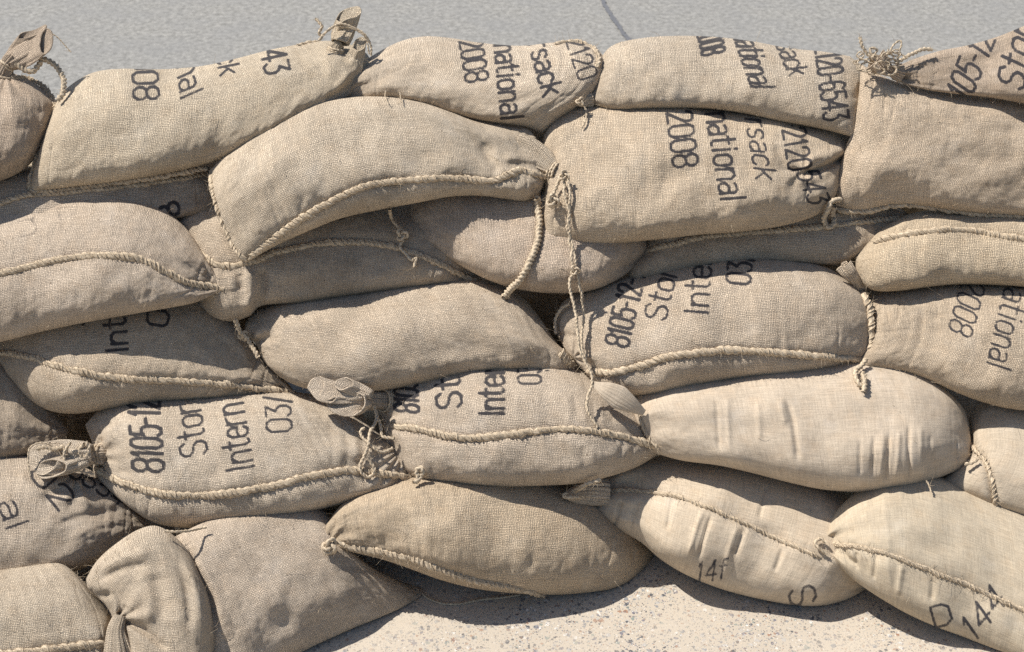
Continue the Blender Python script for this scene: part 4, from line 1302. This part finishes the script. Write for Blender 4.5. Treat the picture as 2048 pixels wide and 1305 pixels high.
runs.append(hang(e, [(1792, 128), (1808, 116), (1826, 108), (1846, 98), (1864, 100)], .0035, 0, 52, 3, .001, dE - .02, dE - .01))
runs.append(hang(e, [(1776, 140), (1774, 120), (1776, 100)], .0014, 0, 53, .5, .0005, dE - .03, dE - .03))
string_part(e, runs, "frayed_string", None, True)
# -- F
f = B["F"]
seam_cord(f, [(1672, 418), (1700, 424), (1740, 421), (1790, 412), (1840, 413), (1900, 422), (1970, 429), (2050, 433), (2150, 440)], .0062, seed=9, lift=.004)
C_ = twine(f, [(1682, 400), (1664, 404), (1656, 422), (1648, 440), (1658, 456), (1668, 446), (1664, 428), (1668, 414)], .0048, lift=.006, seed=8, fray=2)
string_part(f, [C_], "cord_tail", M_ROPE)
# -- G
g = B["G"]
seam_cord(g, [(497, 518), (560, 468), (640, 415), (720, 376), (800, 362), (900, 356), (980, 362), (1010, 352), (1042, 341), (1070, 348), (1098, 358), (1120, 358)], .0072, seed=10, lift=.003)
seam_cord(g, [(421, 348), (430, 400), (446, 448), (468, 495), (494, 522)], .0058, seed=11)
dG = dep_at(g, (1080, 325))
_, W, R = cloth_neck(g, [(1030, 318, -.03), (1072, 328, -.018), (1102, 342, -.004), (1124, 352, .006), (1138, 364, .008), (1144, 382, .004)], [46, 42, 30, 17, 19, 17], 7, .20, .22, .62, .4, .2, dep=dG, seed=15)
hg = dG - .03
s1 = hang(g, [(1127, 346), (1128, 362), (1130, 395), (1139, 430), (1135, 462), (1146, 492), (1142, 512), (1149, 540), (1140, 560), (1142, 588), (1152, 625), (1156, 660), (1157, 690), (1168, 718), (1180, 742), (1184, 768), (1174, 796), (1180, 830), (1196, 856)], .0028, .003, 31, .8, .0011, hg, None)
s2 = hang(g, [(1133, 346), (1137, 368), (1141, 400), (1137, 432), (1141, 462), (1138, 486), (1150, 512), (1151, 540), (1158, 562), (1164, 600), (1168, 640), (1162, 672), (1166, 704), (1174, 736)], .0026, .004, 32, .8, .0011, hg, None)
s3 = hang(g, [(1120, 356), (1112, 376), (1104, 395), (1098, 408), (1108, 412), (1114, 398)], .0034, .004, 33, 2, .0012, hg + .005, hg + .01)
runs = [s1, s2, s3, wrap_runs(W, R, .62, 2.3, .0024, .006, 5), knot_run(g, (1150, 541), 9, .01, .0022, 4, dep=float(((s1[0][len(s1[0]) // 2]) - CAM) @ FWD) - .002),
        knot_run(g, (1106, 402), 12, .012, .003, 6), knot_run(g, (1128, 352), 10, .03, .0024, 9)]
string_part(g, runs, "hanging_string")
# -- H
h = B["H"]
seam_cord(h, [(1098, 240), (1086, 262), (1083, 300), (1088, 345), (1088, 380)], .006, seed=12)
# -- K
k_ = B["K"]
P_ = [(1074, 395), (1078, 430), (1077, 470), (1070, 500), (1056, 532), (1036, 562), (1018, 582), (1006, 596)]
string_part(k_, [twine(k_, P_, .0062, lift=.004, seed=9, fray=2, wob=.0008)], "seam_cord", M_ROPE)
# -- I, J
i_ = B["I"]
seam_cord(i_, [(-200, 590), (-60, 562), (30, 542), (110, 521), (190, 512), (260, 515), (300, 527), (340, 549), (390, 570), (430, 575), (449, 578)], .0072, seed=13)
j_ = B["J"]
seam_cord(j_, [(345, 455), (385, 490), (425, 525), (460, 533), (510, 522), (560, 504), (640, 488), (730, 486), (800, 498), (870, 524), (925, 552), (952, 562)], .0066, seed=14)
string_part(j_, [twine(j_, [(779, 418), (782, 436), (792, 450), (802, 462), (806, 480), (800, 494), (812, 508), (822, 520), (832, 516), (828, 534)], .0028, lift=.008, seed=12), knot_run(j_, (804, 470), 11, .012, .003, 2)])
cloth_neck(j_, [(338, 436, 0), (322, 430, .01), (300, 425, .02), (262, 418, .02)], [18, 12, 12, 13], 3, .1, .3, .6, 0, .8, dep=dep_at(j_, (345, 440)) - .01, seed=18)
# -- L, M
seam_cord(B["L"], [(1290, 503), (1350, 487), (1420, 473), (1520, 464), (1610, 457), (1700, 447), (1770, 440), (1832, 437)], .0060, seed=15)
m_ = B["M"]
seam_cord(m_, [(1748, 486), (1790, 474), (1840, 466), (1900, 460), (1960, 464), (2050, 480), (2200, 500)], .0072, seed=16)
q_ = B["Q"]
cloth_neck(q_, [(1722, 578, -.02), (1712, 560, .0), (1700, 545, .01), (1688, 532, .01)], [12, 9, 13, 15], 3, .1, .3, .6, 0, .8, dep=dep_at(q_, (1750, 596)) - .02, seed=19)
# -- N, O
n_ = B["N"]
seam_cord(n_, [(-60, 690), (0, 705), (60, 715), (120, 734), (200, 752), (280, 760), (360, 762), (440, 768), (520, 778), (588, 785)], .0070, seed=17)
o_ = B["O"]
dO = dep_at(o_, (500, 690))
string_part(o_, [hang(o_, [(470, 640), (478, 662), (490, 676), (502, 690), (512, 704), (518, 716)], .0042, .004, 21, 2, .001, dO - .01, dO - .02), knot_run(o_, (486, 672), 9, .012, .0026, 3)], "tied_nib", M_ROPE)
seam_cord(o_, [(1120, 706), (1140, 728), (1152, 745), (1146, 760)], .010, seed=18, fray=3)
string_part(o_, [twine(o_, [(1062, 690), (1066, 702), (1074, 708)], .0018, seed=14)], "loose_thread")
# -- P
p_ = B["P"]
seam_cord(p_, [(1172, 742), (1220, 746), (1270, 736), (1330, 716), (1400, 705), (1480, 702), (1560, 706), (1640, 714), (1700, 719), (1738, 722)], .0074, seed=19, lift=.004)
seam_cord(p_, [(1724, 582), (1738, 616), (1743, 660), (1740, 700), (1732, 724)], .0068, seed=20, lift=.012)
string_part(p_, [twine(p_, [(1734, 718), (1722, 734), (1712, 742), (1712, 758), (1722, 772), (1730, 760), (1726, 744), (1728, 770), (1726, 784)], .0044, lift=.008, seed=15, fray=2)], "cord_tail", M_ROPE)
string_part(p_, [twine(p_, [(1112, 668), (1110, 640), (1122, 618), (1138, 608)], .0028, lift=.006, seed=16)], "string_loop")
# -- R, S
s_ = B["S"]
seam_cord(s_, [(190, 938), (230, 958), (280, 978), (340, 990), (410, 991), (490, 983), (570, 966), (640, 947), (710, 942), (780, 950), (836, 957)], .0074, seed=21)
string_part(s_, [twine(s_, [(832, 962), (846, 948), (842, 936), (834, 942), (838, 960), (826, 966)], .0042, lift=.006, seed=17, fray=2)], "cord_tail", M_ROPE)
dS = dep_at(s_, (205, 912)) + .005
_, W, R = cloth_neck(s_, [(228, 906, -.06), (202, 910, -.01), (180, 909, .015), (160, 908, .024)], [42, 18, 17, 22], 5, .12, .2, .7, .5, .5, dep=dS, seed=22, over=.4)
frill(s_, (186, 908, .045), [(58, 930, .055), (58, 906, .045), (74, 888, .04), (104, 886, .045), (132, 890, .05), (140, 904, .06), (118, 918, .07), (104, 940, .075), (78, 950, .07)], 17, .20, dep=dS, seed=12, pleat=.14)
frill(s_, (178, 918, .05), [(72, 944, .06), (82, 926, .062), (106, 920, .07), (130, 928, .078), (128, 944, .082), (100, 956, .08), (80, 956, .07)], 12, .10, dep=dS, seed=13, pleat=.10)
rg = np.random.default_rng(5)
runs = [wrap_runs(W, R, .27, 2.6, .0028, .006, 8), wrap_runs(W, R, .5, 1.3, .0024, .004, 9, 1.02)]
runs.append(hang(s_, [(62, 952), (56, 925), (60, 896), (78, 886), (105, 892), (122, 908), (132, 930), (155, 942), (190, 950)], .0016, 0, 41, .6, .0006, dS - .075, dS - .05))
runs.append(hang(s_, [(168, 888), (160, 900), (164, 914), (174, 912), (178, 896), (172, 884)], .0036, 0, 42, 2, .0006, dS - .06, dS - .06))
runs.append(hang(s_, [(72, 900), (90, 894), (110, 898), (128, 894), (134, 904)], .0040, 0, 43, 3, .0012, dS - .065, dS - .06))
runs.append(hang(s_, [(140, 886), (130, 902), (128, 916), (136, 930)], .0026, 0, 44, 1, .0008, dS - .07, dS - .07))
string_part(s_, runs)
# -- T
t_ = B["T"]
seam_cord(t_, [(775, 852), (830, 858), (890, 872), (950, 876), (1020, 870), (1090, 860), (1160, 860), (1220, 868), (1280, 884), (1335, 898)], .0070, seed=22, lift=.004)
dT = dep_at(t_, (770, 808)) - .005
_, W, R = cloth_neck(t_, [(786, 802, -.02), (756, 802, .01), (736, 804, .022), (722, 807, .03)], [34, 15, 17, 12], 3, .06, .2, .7, 1.9, .5, dep=dT, seed=26, over=.5)
frill(t_, (742, 800, .0), [(652, 806, .02), (660, 788, .012), (690, 784, .018), (722, 789, .026), (730, 804, .03), (722, 822, .034), (700, 833, .034), (676, 830, .034), (660, 820, .03)], 11, .16, seed=2)
frill(t_, (730, 792, .012), [(614, 776, .012), (622, 760, .006), (640, 754, .006), (648, 770, .014), (640, 790, .022), (652, 800, .028), (672, 794, .03), (660, 806, .032), (634, 800, .028)], 9, .06, seed=3)
frill(t_, (744, 790, .004), [(668, 772, .01), (674, 760, .008), (694, 756, .01), (706, 768, .016), (694, 776, .02), (680, 780, .018)], 8, .12, seed=4)
runs = [wrap_runs(W, R, .26, 2.4, .0026, .006, 10)]
z = dT - .035
runs.append(hang(t_, [(748, 812), (754, 832), (748, 850), (740, 866), (736, 892), (728, 915), (720, 930), (724, 946), (736, 954), (748, 946), (748, 934), (738, 916)], .0030, .002, 45, .8, .0008, z, None))
runs.append(hang(t_, [(730, 856), (720, 862), (724, 874), (736, 886), (752, 898), (768, 904), (786, 898)], .0028, .002, 46, 1.5, .0008, None, None))
runs.append(hang(t_, [(752, 830), (762, 852), (766, 872), (776, 876), (790, 878)], .0030, .002, 47, 2, .0008, z, None))
string_part(t_, runs, "hanging_string")
# -- U, V
u_ = B["U"]
string_part(u_, [hang(u_, [(1930, 930), (1944, 926), (1956, 918)], .0030, .002, 48, 2, .0006, None, None), hang(u_, [(1852, 960), (1858, 972), (1862, 984)], .0016, .003, 49, 1)], "tied_nib", M_ROPE)
cloth_neck(u_, [(1288, 826, -.01), (1262, 810, .004), (1232, 792, .008), (1204, 778, .006), (1186, 768, -.006)], [5, 15, 23, 17, 4], 2, .0, .03, .28, 0, .2, dep=dep_at(u_, (1300, 822)) - .012, over=.5, seed=30, name="folded_flap", fine_amp=0.0, mat=M_CANVAS)
seam_cord(u_, [(1276, 822), (1286, 850), (1302, 882), (1322, 902)], .0038, seed=23)
v_ = B["V"]
seam_cord(v_, [(1936, 872), (1952, 900), (1972, 925), (1984, 960), (1990, 1000), (1994, 1024)], .0052, seed=24, fray=2)
# -- W, X, Y, Z
x_ = B["X"]
cloth_neck(x_, [(240, 1232, -.005), (232, 1262, .006), (236, 1300, .01), (246, 1345, .004)], [11, 17, 28, 40], 3, .10, .25, .5, 1.0, .4, dep=dep_at(x_, (250, 1236)) - .004, seed=33, fine_amp=0.05)
y_ = B["Y"]
string_part(y_, [hang(y_, [(330, 1062), (360, 1064), (390, 1060), (412, 1054)], .0022, .006, 54, 1)], "tie_string")
seam_cord(B["Z"], [(-180, 1330), (-60, 1318), (40, 1306), (120, 1298), (180, 1290), (226, 1292)], .0072, seed=25, fray=2)
# -- AA, BB, CC
aa = B["AA"]
seam_cord(aa, [(660, 1086), (710, 1096), (770, 1106), (830, 1120), (890, 1142), (950, 1160), (1020, 1174), (1090, 1190)], .0074, seed=26)
string_part(aa, [twine(aa, [(690, 1090), (672, 1084), (656, 1092), (650, 1104), (660, 1106), (668, 1094), (654, 1080)], .0040, lift=.008, seed=20, fray=3), knot_run(aa, (660, 1092), 13, .012, .0036, 5)], "cord_tail", M_ROPE)
# string lying on the pavement, caught beneath the sack
gp = np.array([ground_point(q, 0.0065) for q in catmull([(842, 1186), (858, 1198), (884, 1207), (920, 1208), (960, 1200), (1000, 1196), (1040, 1190)], 70)])
string_part(aa, [(gp, .0022, 1.0, 60)], "tie_string")
bb_ = B["BB"]
seam_cord(bb_, [(1165, 990), (1220, 982), (1290, 983), (1360, 996), (1430, 1022), (1500, 1052), (1570, 1085), (1640, 1115)], .0042, seed=27)
cloth_neck(bb_, [(1215, 985, -.01), (1190, 985, .0), (1160, 988, .008), (1128, 992, .008)], [26, 24, 19, 4], 3, .06, .16, .7, 0, .4, dep=dep_at(bb_, (1215, 990)) - .004, over=.5, seed=35, name="tied_nib")
string_part(bb_, [twine(bb_, [(1200, 960), (1176, 968), (1152, 980), (1128, 992), (1150, 996), (1172, 990)], .0042, lift=.016, seed=30, fray=3)], 'cord_tail', M_ROPE)
cc_ = B["CC"]
seam_cord(cc_, [(1645, 1086), (1700, 1092), (1760, 1104), (1820, 1126), (1880, 1150), (1940, 1172), (2010, 1205), (2120, 1250)], .0044, seed=28, fray=1.5)
string_part(cc_, [twine(cc_, [(1652, 1086), (1640, 1078), (1630, 1086), (1640, 1098), (1652, 1108)], .0030, lift=.006, seed=21, fray=3)], "cord_tail", M_ROPE)

for kk, bb in BAGS.items():
    if not kk.startswith("b"):
        fibres(bb, 22 if bb.canvas else 110, 7)
